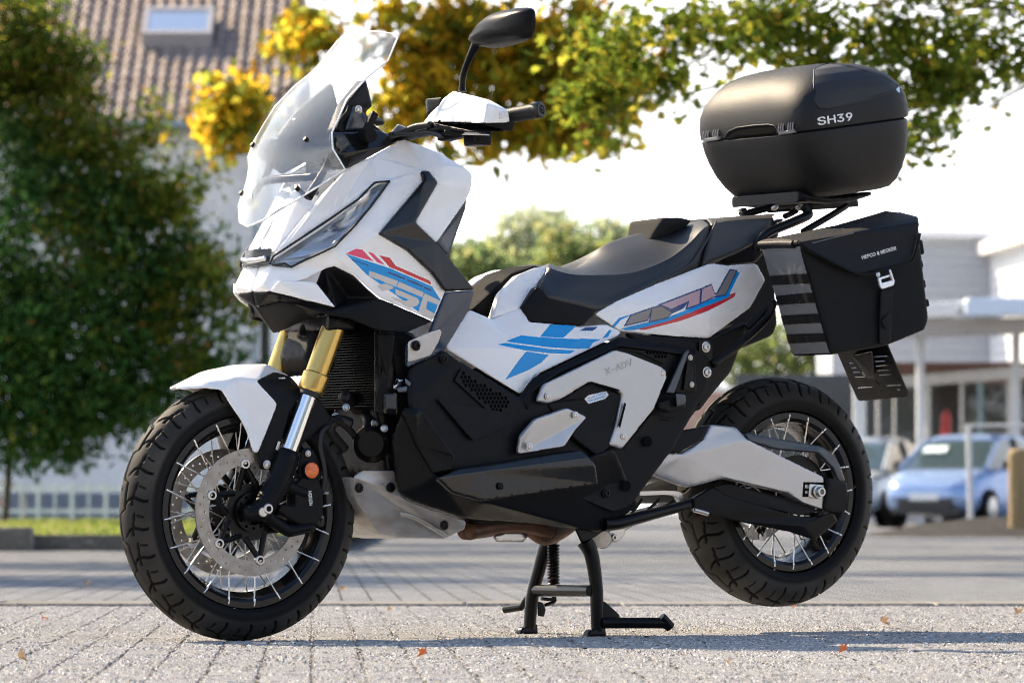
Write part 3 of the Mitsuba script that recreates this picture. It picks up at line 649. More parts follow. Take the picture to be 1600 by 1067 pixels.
scene['grass'] = mikit.ply(bm, 'leaf', smooth=False, color=np.repeat(colours([(.17, .23, .045, 4), (.24, .28, .06, 2), (.34, .31, .16, 1.4)], len(GP), gr_), 3, 0)); labels['grass'] = {'kind': 'stuff', 'label': 'short sunlit grass behind the kerb'}
mat('fence_white', pr((0.62, 0.66, 0.72), 0.6))
fe = thing('picket_fence', 'low white picket fence on the lawn in front of the house', 'fence')
for i in range(25):
    x = -7.1 + i * .222
    wide = i % 2 == 0
    w_ = .050 if wide else .026
    pk = slab(np.array([[x - w_ / 2, 69.6, .14], [x + w_ / 2, 69.6, .14], [x + w_ / 2, 69.6, .64], [x, 69.6, .69], [x - w_ / 2, 69.6, .64]]), .025, (0, -1, 0))
    add(fe + '__picket', pk, 'fence_white', False)
for z in (.28, .57): add(fe + '__rail', box([-4.4, 69.645, z], [5.6, .03, .05]), 'fence_white', False)
mat('bike_paint', pr((0.30, 0.07, 0.06), 0.4)); mat('light_tyre', pr((0.35, 0.30, 0.24), 0.7))
bcl = thing('bicycle', 'parked bicycle behind the fence at the far left edge', 'bicycle')
bx_, by_ = (2 - 800) * 72 / FPX, 72.0
for k, x in (('front_wheel', bx_), ('rear_wheel', bx_ - 1.05)):
    a = np.linspace(0, 2 * PI, 40, endpoint=False)
    add(f'{bcl}__{k}', tube(np.stack([x + .33 * np.cos(a), 0 * a + by_, .345 + .33 * np.sin(a)], 1), .022, 8, smoothpath=False, closed=True), 'light_tyre', 40)
    sp = [tube(np.array([[x, by_, .345], [x + .32 * math.cos(q), by_, .345 + .32 * math.sin(q)]]), .003, 5, smoothpath=False) for q in np.arange(16) / 16 * 2 * PI]
    add(f'{bcl}__{k}__spokes', cat(sp), 'bolt_steel', False)
fr_ = lambda *P: tube(np.array([(bx_ + a, by_, b) for a, b in P]), .017, 8, smoothpath=False)
add(bcl + '__frame', cat(fr_((-.62, .30), (-.12, .80)), fr_((-.62, .30), (-.78, .88)), fr_((-.16, .74), (-.74, .78)), fr_((-1.05, .345), (-.62, .30)), fr_((-1.05, .345), (-.74, .78)), fr_((0, .345), (-.15, .95))), 'bike_paint', 40)
add(bcl + '__handlebar', tube(np.array([[bx_ - .10, by_ - .28, .98], [bx_ - .15, by_, .97], [bx_ - .10, by_ + .28, .98]]), .014, 8), 'bolt_steel', 40)
add(bcl + '__saddle', soft(box([bx_ - .80, by_, .92], [.24, .14, .06]), .03, 2), 'hose_rubber', 40)
# lamp post seen behind the fork
mat('post_dark', pr((0.05, 0.05, 0.055), 0.6))
lp_ = thing('post', 'thin dark post on the lawn behind the front fork', 'post')
add(lp_ + '__shaft', tube(np.array([[-2.88, 62.0, .1], [-2.88, 62.0, 3.2]]), .055, 12, smoothpath=False), 'post_dark', 40); add(lp_ + '__cap', lathe([(0, 0), (.07, 0), (.06, .05), (0, .08)], (-2.88, 62, 3.2), (0, 0, 1), 12), 'post_dark', 40)

# ---------------- car showroom, hall and canopy on the right
def at(u, v, d): return np.array([(u - 800) * d / FPX, d, .3065 + (795 - v) * d / FPX])
def wallbox(key, u0, u1, v0, v1, d, depth, m, sm=False):
    a, b = at(u0, v1, d), at(u1, v0, d); c = (a + b) / 2; c[1] += depth / 2
    return add(key, box(c, [b[0] - a[0], depth, b[2] - a[2]]), m, sm)
mat('cladding_grey', pr((0.40, 0.43, 0.47), 0.6)); mat('cladding_white', pr((0.74, 0.75, 0.76), 0.6)); mat('fascia_blue', pr((0.62, 0.70, 0.80), 0.45)); mat('soffit', pr(stone((0.34, 0.30, 0.26), (0.40, 0.36, 0.32), (0.24, 0.21, 0.18), 2.0), 0.8))
mat('brown_brick', pr(lambda p, n, uv: mix(mi.Color3f(0.20, 0.115, 0.09), mi.Color3f(0.27, 0.17, 0.13), noise(p.x * 9, p.y * 9, p.z * 14)), 0.85)); mat('post_white', pr((0.70, 0.70, 0.69), 0.5)); mat('teal_frame', pr((0.30, 0.44, 0.48), 0.4)); mat('door_dark', pr((0.045, 0.04, 0.038), 0.5)); mat('inner_wall', pr((0.105, 0.115, 0.115), 0.8)); mat('low_wall', pr(stone((0.42, 0.28, 0.23), (0.50, 0.36, 0.31), (0.30, 0.2, 0.17), 5.0), 0.85))
mat('roof_white', pr((0.78, 0.76, 0.72), 0.6)); mat('red_paint', pr((0.45, 0.02, 0.02), 0.35))
scene['shop_glass'] = {'type': 'thindielectric', 'int_ior': 1.5}
hl_ = thing('hall', 'white and grey metal clad hall behind the showroom canopy', 'building')
D = 118.0
a, b = at(1300, 470, D), at(1546, 372, D)
add(hl_ + '__wall', box([(a[0] + b[0]) / 2, D + 3, b[2] / 2], [b[0] - a[0], 6, b[2]]), 'cladding_grey', False)
nr = 12
for i in range(nr): add(hl_ + '__wall__panel', box([(a[0] + b[0]) / 2, D - .02, b[2] - .10 - i * .21], [b[0] - a[0] - .02, .05, .195], None, .012), 'cladding_grey', 30)
add(hl_ + '__roof_edge', box([(a[0] + b[0]) / 2 - .1, D + 2.9, b[2] + .07], [b[0] - a[0] + .3, 6.5, .16]), 'cladding_white', False)
xw = b[0] + .04
P1, P2 = at(1546, 362, D), at(1720, 300, D - 22)
add(hl_ + '__side_wall', slab(np.array([[xw, D + 4, 0], [xw + 1.5, D - 22, 0], [xw + 1.5, D - 22, 6.1], [xw, D + 4, 6.1]]), .2, (-1, -.05, 0)), 'cladding_white', False)
for i in range(17): add(hl_ + '__side_wall__panel', slab(np.array([[xw - .03, D, 2.7 + i * .205], [xw + 1.47, D - 22, 2.7 + i * .205], [xw + 1.47, D - 22, 2.885 + i * .205], [xw - .03, D, 2.885 + i * .205]]), .03, (-1, -.05, 0)), 'cladding_white', False)
add(hl_ + '__side_roof', slab(np.array([[xw - .45, D + 2, 6.2], [xw + 1.0, D - 22.5, 6.2], [xw + 3.2, D - 22.5, 6.35], [xw + 3.2, D + 2, 6.35]]), .28, (0, 0, 1)), 'roof_white', False)
sh = thing('showroom', 'glazed car showroom with a wide flat canopy on the right', 'building')
D = 98.0
wallbox(sh + '__back_wall', 1150, 1700, 585, 795, D + 3.0, .2, 'inner_wall')
wallbox(sh + '__brick_band', 1385, 1700, 566, 594, D + .05, 2.9, 'brown_brick')
wallbox(sh + '__door', 1466, 1497, 595, 790, D + 1.2, .08, 'door_dark')
for u, w_, m_ in ((1372, 5, 'post_white'), (1398, 3, 'post_white'), (1450, 8, 'post_white'), (1503, 5, 'post_white'), (1532, 7, 'teal_frame'), (1578, 8, 'post_white'), (1640, 8, 'post_white')):
    wallbox(sh + '__post', u - w_ / 2, u + w_ / 2, 585, 798, D, .12, m_)
for u0, u1 in ((1376, 1395), (1401, 1445), (1508, 1527), (1538, 1573), (1583, 1635)):
    p = [at(u0, 796, D + .06), at(u1, 796, D + .06), at(u1, 598, D + .06), at(u0, 598, D + .06)]
    add(sh + '__pane', tm(np.array(p), [[0, 1, 2], [0, 2, 3]]), 'shop_glass', False)
p0, p1 = at(1385, 597, D - .2), at(1660, 575, D - .2)
add(sh + '__beam', slab(np.array([p0 + [0, 0, -.12], p1 + [0, 0, -.12], p1 + [0, 0, .09], p0 + [0, 0, .09]]), .15, (0, -1, 0)), 'post_white', False)
wallbox(sh + '__plinth', 1150, 1700, 706, 800, D + .4, .3, 'inner_wall')
D = 86.0
add(sh + '__canopy', slab(np.array([at(1405, 500, D), at(1760, 492, D), at(1760, 492, D) + [0, 13, .45], at(1405, 500, D) + [0, 13, .35]]), .26, (0, .03, 1)), 'soffit', False)
e0, e1 = at(1508, 478, D - .3), at(1760, 476, D - .3)
add(sh + '__canopy__fascia', soft(slab(np.array([e0 + [0, 0, -.16], e1 + [0, 0, -.16], e1 + [0, 0, .13], e0 + [0, 0, .13]]), .6, (0, -1, 0)), .08, 2), 'fascia_blue', 60)
e0, e1 = at(1400, 482, D - .1), at(1497, 482, D - .1)
add(sh + '__canopy__fascia', soft(slab(np.array([e0 + [0, 0, -.18], e1 + [0, 0, -.14], e1 + [.1, 0, .13], e0 + [0, 0, .06]]), .6, (0, -1, 0)), .08, 2), 'roof_white', 60)
for u in (1438, 1588): add(sh + '__canopy_column', tube(np.array([at(u, 500, D + 2.5), [at(u, 0, D + 2.5)[0], D + 2.5, 0]]), .07, 12, smoothpath=False), 'post_white', 40)
wp = thing('gate_pillar', 'white square pillar behind the number plate carrier', 'pillar')
wallbox(wp + '__shaft', 1334, 1353, 604, 798, 90.0, .2, 'post_white'); wallbox(wp + '__cap', 1332, 1355, 600, 604, 89.98, .24, 'post_white')
lw = thing('low_wall', 'low pinkish wall behind the rear wheel', 'wall')
wallbox(lw + '__body', 1060, 1333, 612, 795, 112.0, .25, 'low_wall'); wallbox(lw + '__coping', 1056, 1334, 604, 612, 111.95, .36, 'post_white')
ex = thing('fire_extinguisher', 'red fire extinguisher standing at the showroom door', 'fire extinguisher')
c = at(1478, 690, 96.0)
add(ex + '__bottle', lathe([(0, 0), (.075, 0), (.085, .02), (.085, .46), (.05, .54), (.03, .56), (0, .56)], c, (0, 0, 1), 20), 'red_paint', 40); add(ex + '__valve', box(c + [0, 0, .59], [.10, .05, .06]), 'post_dark', False)
add(ex + '__stand', box(np.array([c[0], c[1], c[2] / 2]), [.2, .2, c[2]]), 'inner_wall', False)
po = thing('flag_pole', 'thin white pole in front of the blue car', 'pole')
u0 = at(1517, 0, 64.0)[0]
add(po + '__shaft', tube(np.array([[u0, 64, 0], [u0 - .03, 64, 1.32]]), .034, 12, smoothpath=False), 'post_white', 40)
add(po + '__top_rail', tube(np.array([[u0 - .03, 64, 1.31], [u0 + 1.4, 64, 1.31]]), .022, 10, smoothpath=False), 'post_white', 40)
mat('old_wood', bump(pr(lambda p, n, uv: mix(mi.Color3f(0.36, 0.27, 0.14), mi.Color3f(0.20, 0.14, 0.07), noise(p.x * 30, p.y * 30, p.z * 2.5)), 0.85), lambda p, n, uv: noise(p.x * 60, p.y * 60, p.z * 4), 0.006))
wo = thing('wooden_post', 'stout weathered wooden post at the right edge', 'post')
c = at(1592, 795, 60.0)
add(wo + '__shaft', soft(lathe([(0, 0), (.125, 0), (.125, .96), (.11, .985), (0, .99)], (c[0], 60, 0), (0, 0, 1), 14), .06, 1), 'old_wood', 50)
# bank of earth
bxn, byn = 40, 14; X, Y = np.meshgrid(np.linspace(3.6, 12, bxn), np.linspace(58, 68, byn)); 
Zb = .24 * np.clip((X - 3.9) / 1.6, 0, 1) * np.exp(-((Y - 62.5) / 2.8) ** 2) + .10 * (meshkit.fbm(np.stack([X * 2, Y * 2, 0 * X], -1), 4, 2) - .5) * np.clip((X - 3.8) / 1, 0, 1) - .02
gi = lambda i, j: i * bxn + j
struct('bank', tm(np.stack([X, Y, Zb], -1).reshape(-1, 3), [f for i in range(byn - 1) for j in range(bxn - 1) for f in ([gi(i, j), gi(i, j + 1), gi(i + 1, j + 1)], [gi(i, j), gi(i + 1, j + 1), gi(i + 1, j)])]), 'earth', True)
# ---------------- parked cars
mat('car_blue', pr((0.24, 0.35, 0.58), 0.2, metallic=0.3, specular=0.6, clearcoat=1.0, clearcoat_gloss=0.97)); mat('car_silver', pr((0.45, 0.50, 0.56), 0.3, metallic=0.5, clearcoat=1.0)); mat('car_glass', pr((0.03, 0.055, 0.065), 0.05, specular=0.8, clearcoat=1.0)); mat('car_trim', pr((0.02, 0.02, 0.022), 0.5)); mat('lamp_glass', pr((0.55, 0.57, 0.60), 0.08, metallic=0.6, clearcoat=1.0)); mat('paper_sheet', pr((0.62, 0.78, 0.78), 0.8))
def car(key, label, paint, x, y, rz, sheet):
    t_ = thing(key, label, 'car'); M_ = np.eye(4); c_, s_ = math.cos(rz), math.sin(rz); M_[:2, :2] = [[c_, -s_], [s_, c_]]; M_[:3, 3] = (x, y, 0)
    pt_ = lambda k, m, mt_, sm=40: add(f'{t_}__{k}', m, mt_, sm, M_)
    # nose towards +x; length 4.0, width 1.72, height 1.50
    st_ = [(-2.0, .45, .80, .62), (-1.95, .30, .98, .74), (-1.5, .20, 1.02, .84), (-.6, .18, 1.00, .86), (.6, .18, .98, .86), (1.2, .20, .94, .84), (1.70, .26, .82, .78), (1.93, .34, .70, .66), (2.0, .42, .60, .50)]
    rg = []
    for X_, z0, z1, w_ in st_:
        q = [(-w_ * .9, z0), (w_ * .9, z0), (w_, z0 + .12), (w_, (z0 + z1) / 2), (w_ * .96, z1 - .08), (w_ * .82, z1), (-w_ * .82, z1), (-w_ * .96, z1 - .08), (-w_, (z0 + z1) / 2), (-w_, z0 + .12)]
        rg.append(np.array([(X_, a_, b_) for a_, b_ in q]))
    pt_('body', soft(loft(rg), .12, 2), paint)
    cab = [(-1.75, .95, .98, .70, .66), (-1.45, .95, 1.38, .72, .56), (-.7, .95, 1.49, .74, .58), (.1, .95, 1.47, .74, .58), (.55, .95, 1.30, .74, .62), (1.15, .92, .96, .74, .70)]
    rg = [np.array([(X_, -w0, z0), (X_, w0, z0), (X_, w1, z1), (X_, w1 * .7, z1 + .02), (X_, -w1 * .7, z1 + .02), (X_, -w1, z1)]) for X_, z0, z1, w0, w1 in cab]
    pt_('glasshouse', loft(rg), 'car_glass', 20)
    pt_('roof', soft(loft([np.array([(X_, -w1 - .03, z1 - .05), (X_, w1 + .03, z1 - .05), (X_, w1, z1 + .02), (X_, w1 * .6, z1 + .045), (X_, -w1 * .6, z1 + .045), (X_, -w1, z1 + .02)]) for X_, z0, z1, w0, w1 in cab[1:4]] + [np.array([(.28, -.62, 1.38), (.28, .62, 1.38), (.28, .60, 1.43), (.28, .4, 1.45), (.28, -.4, 1.45), (.28, -.60, 1.43)])]), .1, 1), paint)
    for sd_ in (1, -1):
        pt_('pillar', tube(np.array([[.25, .60 * sd_, 1.43], [.62, .66 * sd_, 1.26], [1.18, .74 * sd_, .95]]), .035, 8), paint); pt_('pillar', tube(np.array([[-.35, .61 * sd_, 1.46], [-.38, .76 * sd_, .96]]), .035, 8), 'car_trim')
        pt_('headlight', soft(hull([(1.60, .76 * sd_, .66), (1.60, .74 * sd_, .80), (1.86, .60 * sd_, .62), (1.86, .60 * sd_, .74), (1.96, .42 * sd_, .60), (1.95, .42 * sd_, .68), (1.55, .5 * sd_, .7)]), .05, 1), 'lamp_glass')
        pt_('mirror', soft(box([.72, .95 * sd_, 1.02], [.12, .20, .14]), .05, 2), 'car_trim')
        for X_ in (1.28, -1.28):
            wl = add(f'{t_}__wheel', lathe([(0, -.09), (.20, -.09), (.24, -.06), (.30, -.10), (.315, -.08), (.315, .08), (.30, .10), (0, .1)], (X_, .78 * sd_, .315), (0, 1, 0), 24), 'rubber', 40, M_)
            add(f'{wl}__hub', lathe([(0, 0), (.2, 0), (.19, .02), (.05, .03), (0, .03)], (X_, (.78 + .095) * sd_, .315), (0, sd_, 0), 10), 'bolt_steel', 40, M_)
    pt_('grille', soft(box([1.985, 0, .40], [.06, .95, .16]), .05, 1), 'car_trim'); pt_('lower_grille', soft(box([1.93, 0, .27], [.08, 1.2, .08]), .05, 1), 'car_trim')
    pt_('number_plate', box([2.025, 0, .50], [.012, .50, .11]), 'letter_white', False)
    pt_('sheet', slab(np.array([[.78, -.52, 1.20], [.78, -.12, 1.20], [.58, -.12, 1.31], [.58, -.52, 1.31]]) + [.02, 0, .02], .004, (.6, 0, .8)), 'paper_sheet', False)
car('parked_car', 'blue hatchback parked in front of the showroom behind the pole', 'car_blue', at(1515, 0, 86.5)[0], 86.5, math.radians(-116), True)
car('parked_car', 'pale silver car parked left of the blue one, half hidden by the rear wheel', 'car_silver', at(1345, 0, 90.0)[0], 90.0, math.radians(-110), True)
# ================================================================ the motorcycle
MC = 'motorcycle'
labels[MC] = {'label': 'white adventure scooter with blue and red stripes parked on its centre stand', 'category': 'motorcycle'}
def bk(name, mesh, m, smooth=35, sym=False, label=None, xf=BIKE):
    k = add(f'{MC}__{name}', mesh, m, smooth, xf, label)
    if sym: add(f'{MC}__{name}', mirror(mesh), m, smooth, xf)
    return k
def film(name, P, panel, m, lift=0.0008, **k):
    q = drape(P, panel, lift); bk(name, q, m, True, **k)
    return q
NY = np.array([0, 1.0, 0])

# ---------------- wheels
def tyre(R, r, w, seed, n=840, na=72, front=True):
    """Tyre with a rounded crown, sidewalls and cut tread grooves, axle along y."""
    ae = math.acos(((R - .0735 if front else R - .084) - (R - r)) / r); al = np.linspace(-ae, ae, na); th = np.arange(n) / n * 2 * PI
    A, TH = np.meshgrid(al, th)
    s = np.sin(A); c = np.cos(A)
    cy = np.sign(s) * np.abs(s) ** 0.9 * w
    cr = (R - r) + r * np.where(c > 0, np.abs(c) ** 0.92, -np.abs(c) ** 1.0 * 1.0)
    e_ = np.clip((np.arange(na) - (na - 5)) / 4.0, 0, 1); e_ = np.maximum(e_, e_[::-1])[None]; cy = cy * (1 - .13 * e_ ** 1.5)
    npitch = 26 if front else 24
    u = TH / (2 * PI) * npitch
    q = np.abs(A) / 1.25
    side = (A > 0)
    lean = 0.62 * q ** 0.8 + 0.18 * np.sin(q * 5)
    dep = np.zeros_like(A)
    def groove(ph, width, lo, hi, amp):
        d = np.abs((u - ph + 0.5) % 1 - 0.5) * 2 * PI * R / npitch
        g = np.clip((width - d) / (0.0016), 0, 1) * np.clip((q - lo) / 0.05, 0, 1) * np.clip((hi - q) / 0.05, 0, 1)
        return g * amp
    o = np.where(side, 0.0, 0.5)
    dep = np.maximum(dep, groove(o + lean, 0.0040, 0.08, 0.97, 0.0055))
    ph2 = (u - o - 0.20) % 1
    zig = np.abs(q - (0.46 + 0.15 * (ph2 - 0.5)))
    dep = np.maximum(dep, np.clip((0.040 - zig) / 0.012, 0, 1) * 0.0045 * (ph2 < 0.8))
    dep = np.maximum(dep, groove(o + lean + 0.45, 0.0030, 0.55, 0.85, 0.004))
    zc = np.abs(A - 0.16 * np.sign(np.sin(u * PI)) * np.minimum(1, np.abs(np.sin(u * PI)) * 4))
    dep = np.maximum(dep, np.clip((0.045 - zc) / 0.015, 0, 1) * 0.005)
    rib = 0.0008 * ((np.abs(q - 1.33) < 0.03) | (np.abs(q - 1.62) < 0.02)) + 0.0012 * (q > 1.74)
    dd = -dep + rib
    cy = cy + dd * s; cr = cr + dd * c
    V = np.stack([np.cos(TH) * cr, cy, np.sin(TH) * cr], -1).reshape(-1, 3); F = []
    i = np.arange(n)[:, None]; j = np.arange(na - 1)[None]
    a = i * na + j; b = ((i + 1) % n) * na + j
    F = np.vstack([np.stack([a, a + 1, b + 1], -1).reshape(-1, 3), np.stack([a, b + 1, b], -1).reshape(-1, 3)])
    wear = meshkit.fbm(V * 9, 3, seed)[:, None]; tr = np.clip((1.12 - q) / .10, 0, 1).reshape(-1, 1); gd = np.clip(dep / .003, 0, 1).reshape(-1, 1)
    C = np.array([[.0085, .0085, .0088]]) * (1 - tr) + tr * (np.array([[.030, .0285, .026]]) + np.array([[.045, .041, .036]]) * np.clip(wear - .42, 0, 1) * 2)
    C = C * (1 - gd) + gd * np.array([[.004, .004, .004]])
    m = tm(V, F)
    return (m if m.volume > 0 else tm(V, F[:, ::-1])), C
def ring(prof, n=128): return lathe(prof, (0, 0, 0), (0, 1, 0), n, closed=True)
def rim(Rb, w):
    """Spoked rim: flanges at the bead, a drop centre between."""
    t = 0.004
    o = [(Rb + .007, -w), (Rb + .009, -w + .004), (Rb + .002, -w + .008), (Rb - .004, -w + .022), (Rb - .020, -w * .35), (Rb - .020, w * .35), (Rb - .004, w - .022), (Rb + .002, w - .008), (Rb + .009, w - .004), (Rb + .007, w)]
    i = [(Rb - .007, w), (Rb - .016, w - .006), (Rb - .018, w - .016), (Rb - .030, w * .35), (Rb - .030, -w * .35), (Rb - .018, -w + .016), (Rb - .016, -w + .006), (Rb - .007, -w)]
    return ring(o + i)
def spokes(name, Rb, w, hubr, hubw, n, xf, off=0.0):
    src = None
    for i in range(n):
        sd = 1 if i % 2 else -1
        a = 2 * PI * (i + 0.5) / n + off; b = a + (0.62 if (i // 2) % 2 else -0.62)
        p = np.array([math.cos(a) * (Rb - .001), sd * (w - .0005), math.sin(a) * (Rb - .001)]); q = np.array([math.cos(b) * hubr, sd * hubw, math.sin(b) * hubr])
        d = (q - p) / np.linalg.norm(q - p)
        m = cat(tube([p, p + d * .02, q], [.0019, .0019, .0017], 7, smoothpath=False), tube([p - d * .004, p + d * .013], .0034, 7, smoothpath=False))
        add(name, m, 'spoke_steel', True, xf)
def annulus(ri, ro, holes, y0, t, k=160):
    c = lambda r, n: [(r * math.cos(2 * PI * i / n), r * math.sin(2 * PI * i / n)) for i in range(n)]
    P = np.array([(x, y0, z) for x, z in c(ro, k)])
    H = [np.array([(x, y0, z) for x, z in c(ri, k // 2)])] + [np.array([(hx + r * math.cos(a), y0, hz + r * math.sin(a)) for a in np.arange(8) / 8 * 2 * PI]) for hx, hz, r in holes]
    return slab(P, t, (0, 1, 0), H)
def disc(parent, y, side, xf, ro=.148, ri=.113, with_bolts=True, spin=0.35):
    holes = []
    for i in range(48):
        a = 2 * PI * i / 48; r = ri + (ro - ri) * (0.30, 0.68, 0.5)[i % 3]
        holes.append((r * math.cos(a), r * math.sin(a), .0027))
    add(f'{parent}__brake_disc', annulus(ri, ro, holes, y + .0025, .005), 'disc_steel', False, xf)
    arms = []
    for i in range(6):
        a = 2 * PI * i / 6 + spin
        e = np.array([math.cos(a), 0, math.sin(a)])
        for s in (-1, 1):
            g = np.array([math.cos(a + s * .42), 0, math.sin(a + s * .42)])
            arms.append(tube([e * .112 + NY * y, (e * .106 + g * .003) + NY * y, g * .062 + NY * (y - side * .006)], [.008, .0065, .008], 8, smoothpath=False))
    add(f'{parent}__disc_carrier', cat(arms + [lathe([(.030, -.004), (.066, -.004), (.066, .004), (.030, .004)], (0, y - side * .006, 0), (0, 1, 0), 40, True)]), 'black_metal', 35, xf)
    for i in range(6):
        a = 2 * PI * i / 6 + spin
        add(f'{parent}__disc_bobbin', lathe([(0, -.006), (.012, -.006), (.012, .005), (.0105, .0065), (.007, .0065), (.0065, .002), (.003, .002), (.003, .005), (0, .005)], (.113 * math.cos(a), y, .113 * math.sin(a)), (0, side, 0), 20), 'bolt_steel', 30, xf)
FW = FORK @ trimesh.transformations.translation_matrix([0.0, 0, 0.2995])
RW = BIKE @ trimesh.transformations.translation_matrix([-1.590, 0, 0.3491])
fwk, rwk = f'{MC}__front_wheel', f'{MC}__rear_wheel'
add(fwk, rim(.2159, .052), 'rim_black', 30, FW)
def add_tyre(key, mc, xf): scene[key] = mikit.ply(mc[0], 'rubber', smooth=True, color=mc[1], to_world=T(xf))
add_tyre(fwk + '__tyre', tyre(.2995, .062, .0615, 1), FW)
spokes(fwk + '__spoke', .2159, .050, .048, .036, 40, FW)
add(fwk + '__hub', ring([(.020, -.062), (.040, -.060), (.052, -.046), (.050, -.034), (.034, -.022), (.034, .022), (.050, .034), (.052, .046), (.040, .060), (.020, .062)], 48), 'black_metal', 30, FW)
disc(fwk, .070, 1, FW); disc(fwk, -.070, -1, FW)
add(fwk + '__sensor_ring', annulus(.030, .046, [(.038 * math.cos(a), .038 * math.sin(a), .004) for a in np.arange(12) / 12 * 2 * PI], .078, .003, 60), 'black_metal', False, FW)
add(rwk, rim(.1905, .066), 'rim_black', 30, RW)
add_tyre(rwk + '__tyre', tyre(.2865, .078, .080, 2, front=False), RW)
spokes(rwk + '__spoke', .1905, .064, .055, .045, 40, RW, .05)
add(rwk + '__hub', ring([(.020, -.080), (.046, -.078), (.060, -.056), (.058, -.042), (.040, -.03), (.040, .03), (.058, .042), (.060, .056), (.046, .078), (.020, .080)], 48), 'black_metal', 30, RW)
disc(rwk, -.082, -1, RW, .120, .088)
add(rwk + '__sprocket', annulus(.050, .092, [(.072 * math.cos(a), .072 * math.sin(a), .010) for a in np.arange(5) / 5 * 2 * PI], .088, .007, 90), 'black_metal', False, RW)
vp = np.array([math.cos(2.2), 0, math.sin(2.2)])
add(rwk + '__valve', rod(vp * .165, vp * .125 + NY * .012, .0045, 10), 'black_metal', 30, RW)

# ---------------- front fork and mudguard (turned with the bars)
def fk(name, mesh, m, smooth=35, label=None, sym=False): return bk(name, mesh, m, smooth, sym, label, FORK)
ft, fb = M("-210.5 100 761 -70.4 100 413.6")
ax = (fb - ft) / np.linalg.norm(fb - ft)
def on(s): return ft + ax * s
LF = np.linalg.norm(fb - ft)
for s, nm in ((1, ''), (-1, '')):
    Y = np.array([1, s, 1.0])
    k = fk('fork_leg', tube([on(-.008) * Y, on(LF * .405) * Y], [.0275, .0275], 28, smoothpath=False), 'gold_anodised', 30)
    add(k + '__collar', lathe([(.029, 0), (.0315, .003), (.0315, .040), (.029, .046), (.025, .046)], on(LF * .405) * Y, ax * Y, 32), 'gold_anodised', 30, FORK)
    add(k + '__collar_seal', lathe([(.026, 0), (.026, .010), (.0215, .012)], on(LF * .405 + .046) * Y, ax * Y, 32), 'hose_rubber', 30, FORK)
    add(k + '__stanchion', tube([on(LF * .40) * Y, on(LF + .01) * Y], [.0205, .0205], 28, smoothpath=False), 'chrome', 30, FORK)
    sph = lambda p, r: m3.Manifold.sphere(r, 20).translate(list(map(float, p)))
    A0, A1, A2 = on(LF - .012), on(LF + .055), np.array([.004, .098, .2995])
    lug = m3.Manifold.batch_hull([sph(A0, .029), sph(A1, .030)]) + m3.Manifold.batch_hull([sph(A1, .030), sph(A2 + [-.012, .004, .004], .027)]) + m3.Manifold.batch_hull([sph(A2 + [-.012, .004, 0], .024), sph(A2 + [.016, .002, -.002], .020)]) + m3.Manifold.batch_hull([sph(A1 + [-.02, -.01, 0], .018), sph(A1 + [-.075, -.004, -.02], .015)]) + m3.Manifold.batch_hull([sph(A2 + [-.02, -.004, -.006], .016), sph(A2 + [-.085, 0, -.045], .014)]) + m3.Manifold.batch_hull([sph(A2 + [-.085, 0, -.045], .014), sph(A2 + [-.145, 0, -.035], .013)])
    lug = soft(man(lug), .006, 3)
    if s < 0: lug = mirror(lug)
    add(k + '__axle_lug', lug, 'black_plastic_fine', 60, FORK)
fk('front_axle', cat(rod([0, -.125, .2995], [0, .128, .2995], .0115, 24)), 'steel', 30)
fk('axle_bolt', lathe([(0, 0), (.0125, 0), (.0125, .006), (.0105, .008), (.0068, .008), (.0062, .001), (0, .001)], M("-12.2 123 307.2")[0], (0, 1, 0), 24), 'bolt_steel', 30)
fk('axle_spacer', lathe([(.012, -.004), (.021, -.004), (.021, .004), (.012, .004)], (.001, .088, .2995), (0, 1, 0), 32, True), 'bolt_steel', 30)
fk('axle_bolt', bolt(M("18.3 96 301.4")[0], NY, .006), 'bolt_steel', 30)
# caliper, reflector, brake hose
cal = soft(slab(M("-94.5 105 363.8 -116.6 105 383.3 -156.6 105 379.5 -170.9 105 348.3 -169.1 105 293.5 -152.3 105 268.2 -107.9 105 268.2 -72.5 105 285.8 -50.4 105 301.4 -54.8 105 317 -94.5 105 313.1"), .045, NY), .006, 2)
fk('brake_caliper', cal, 'black_plastic_fine', 35)
fk('brake_caliper', mirror(cal), 'black_plastic_fine', 35)
ctx = M("-135.9 108 348.2 -138.6 108 315 -147 108 348.2")
fk('caliper_lettering', text_on('NISSIN', .0085, ctx[1] + NY * .0002, ctx[0] - ctx[1], ctx[0]-ctx[2] , .0006, True, np.linalg.norm(ctx[0] - ctx[1])), 'letter_white', False)
fk('caliper_pin', rod(*M("-173.7 90 343.6 -186.1 100 344.4"), .004), 'bolt_steel', 30)
fk('caliper_pin', rod(*M("-172.9 90 291.2 -169.2 100 285.7"), .004), 'bolt_steel', 30)
fk('reflector_bracket', soft(slab(M("-118.1 98 445.9 -142.5 98 449.9 -169.2 98 418.8 -169.3 98 371.8 -138.2 98 360 -111.5 98 371.6 -109.2 98 410.7"), .008, NY), .006, 2), 'black_plastic', 35)
rc = M("-134 108 396.3")[0]
fk('side_reflector', lathe([(0, 0), (.0185, 0), (.0185, .006), (.0165, .0078), (.010, .0085), (0, .009)], rc, NY, 36), 'orange_lens', 40, label='round orange side reflector')
fk('side_reflector_rim', lathe([(.0180, -.001), (.0200, -.001), (.0200, .0055), (.0185, .006)], rc, NY, 36), 'black_plastic_fine', 40)
fk('bracket_bolt', bolt(M("-130.1 102 435.3")[0], NY, .006), 'bolt_steel', 30)
fk('brake_hose', tube(M("-193.6 90 501.3 -168.1 100 485.3 -160.9 105 450 -169.9 105 410.9 -176.2 100 371.8 -171 95 348.3"), .0065, 12), 'hose_rubber', True)
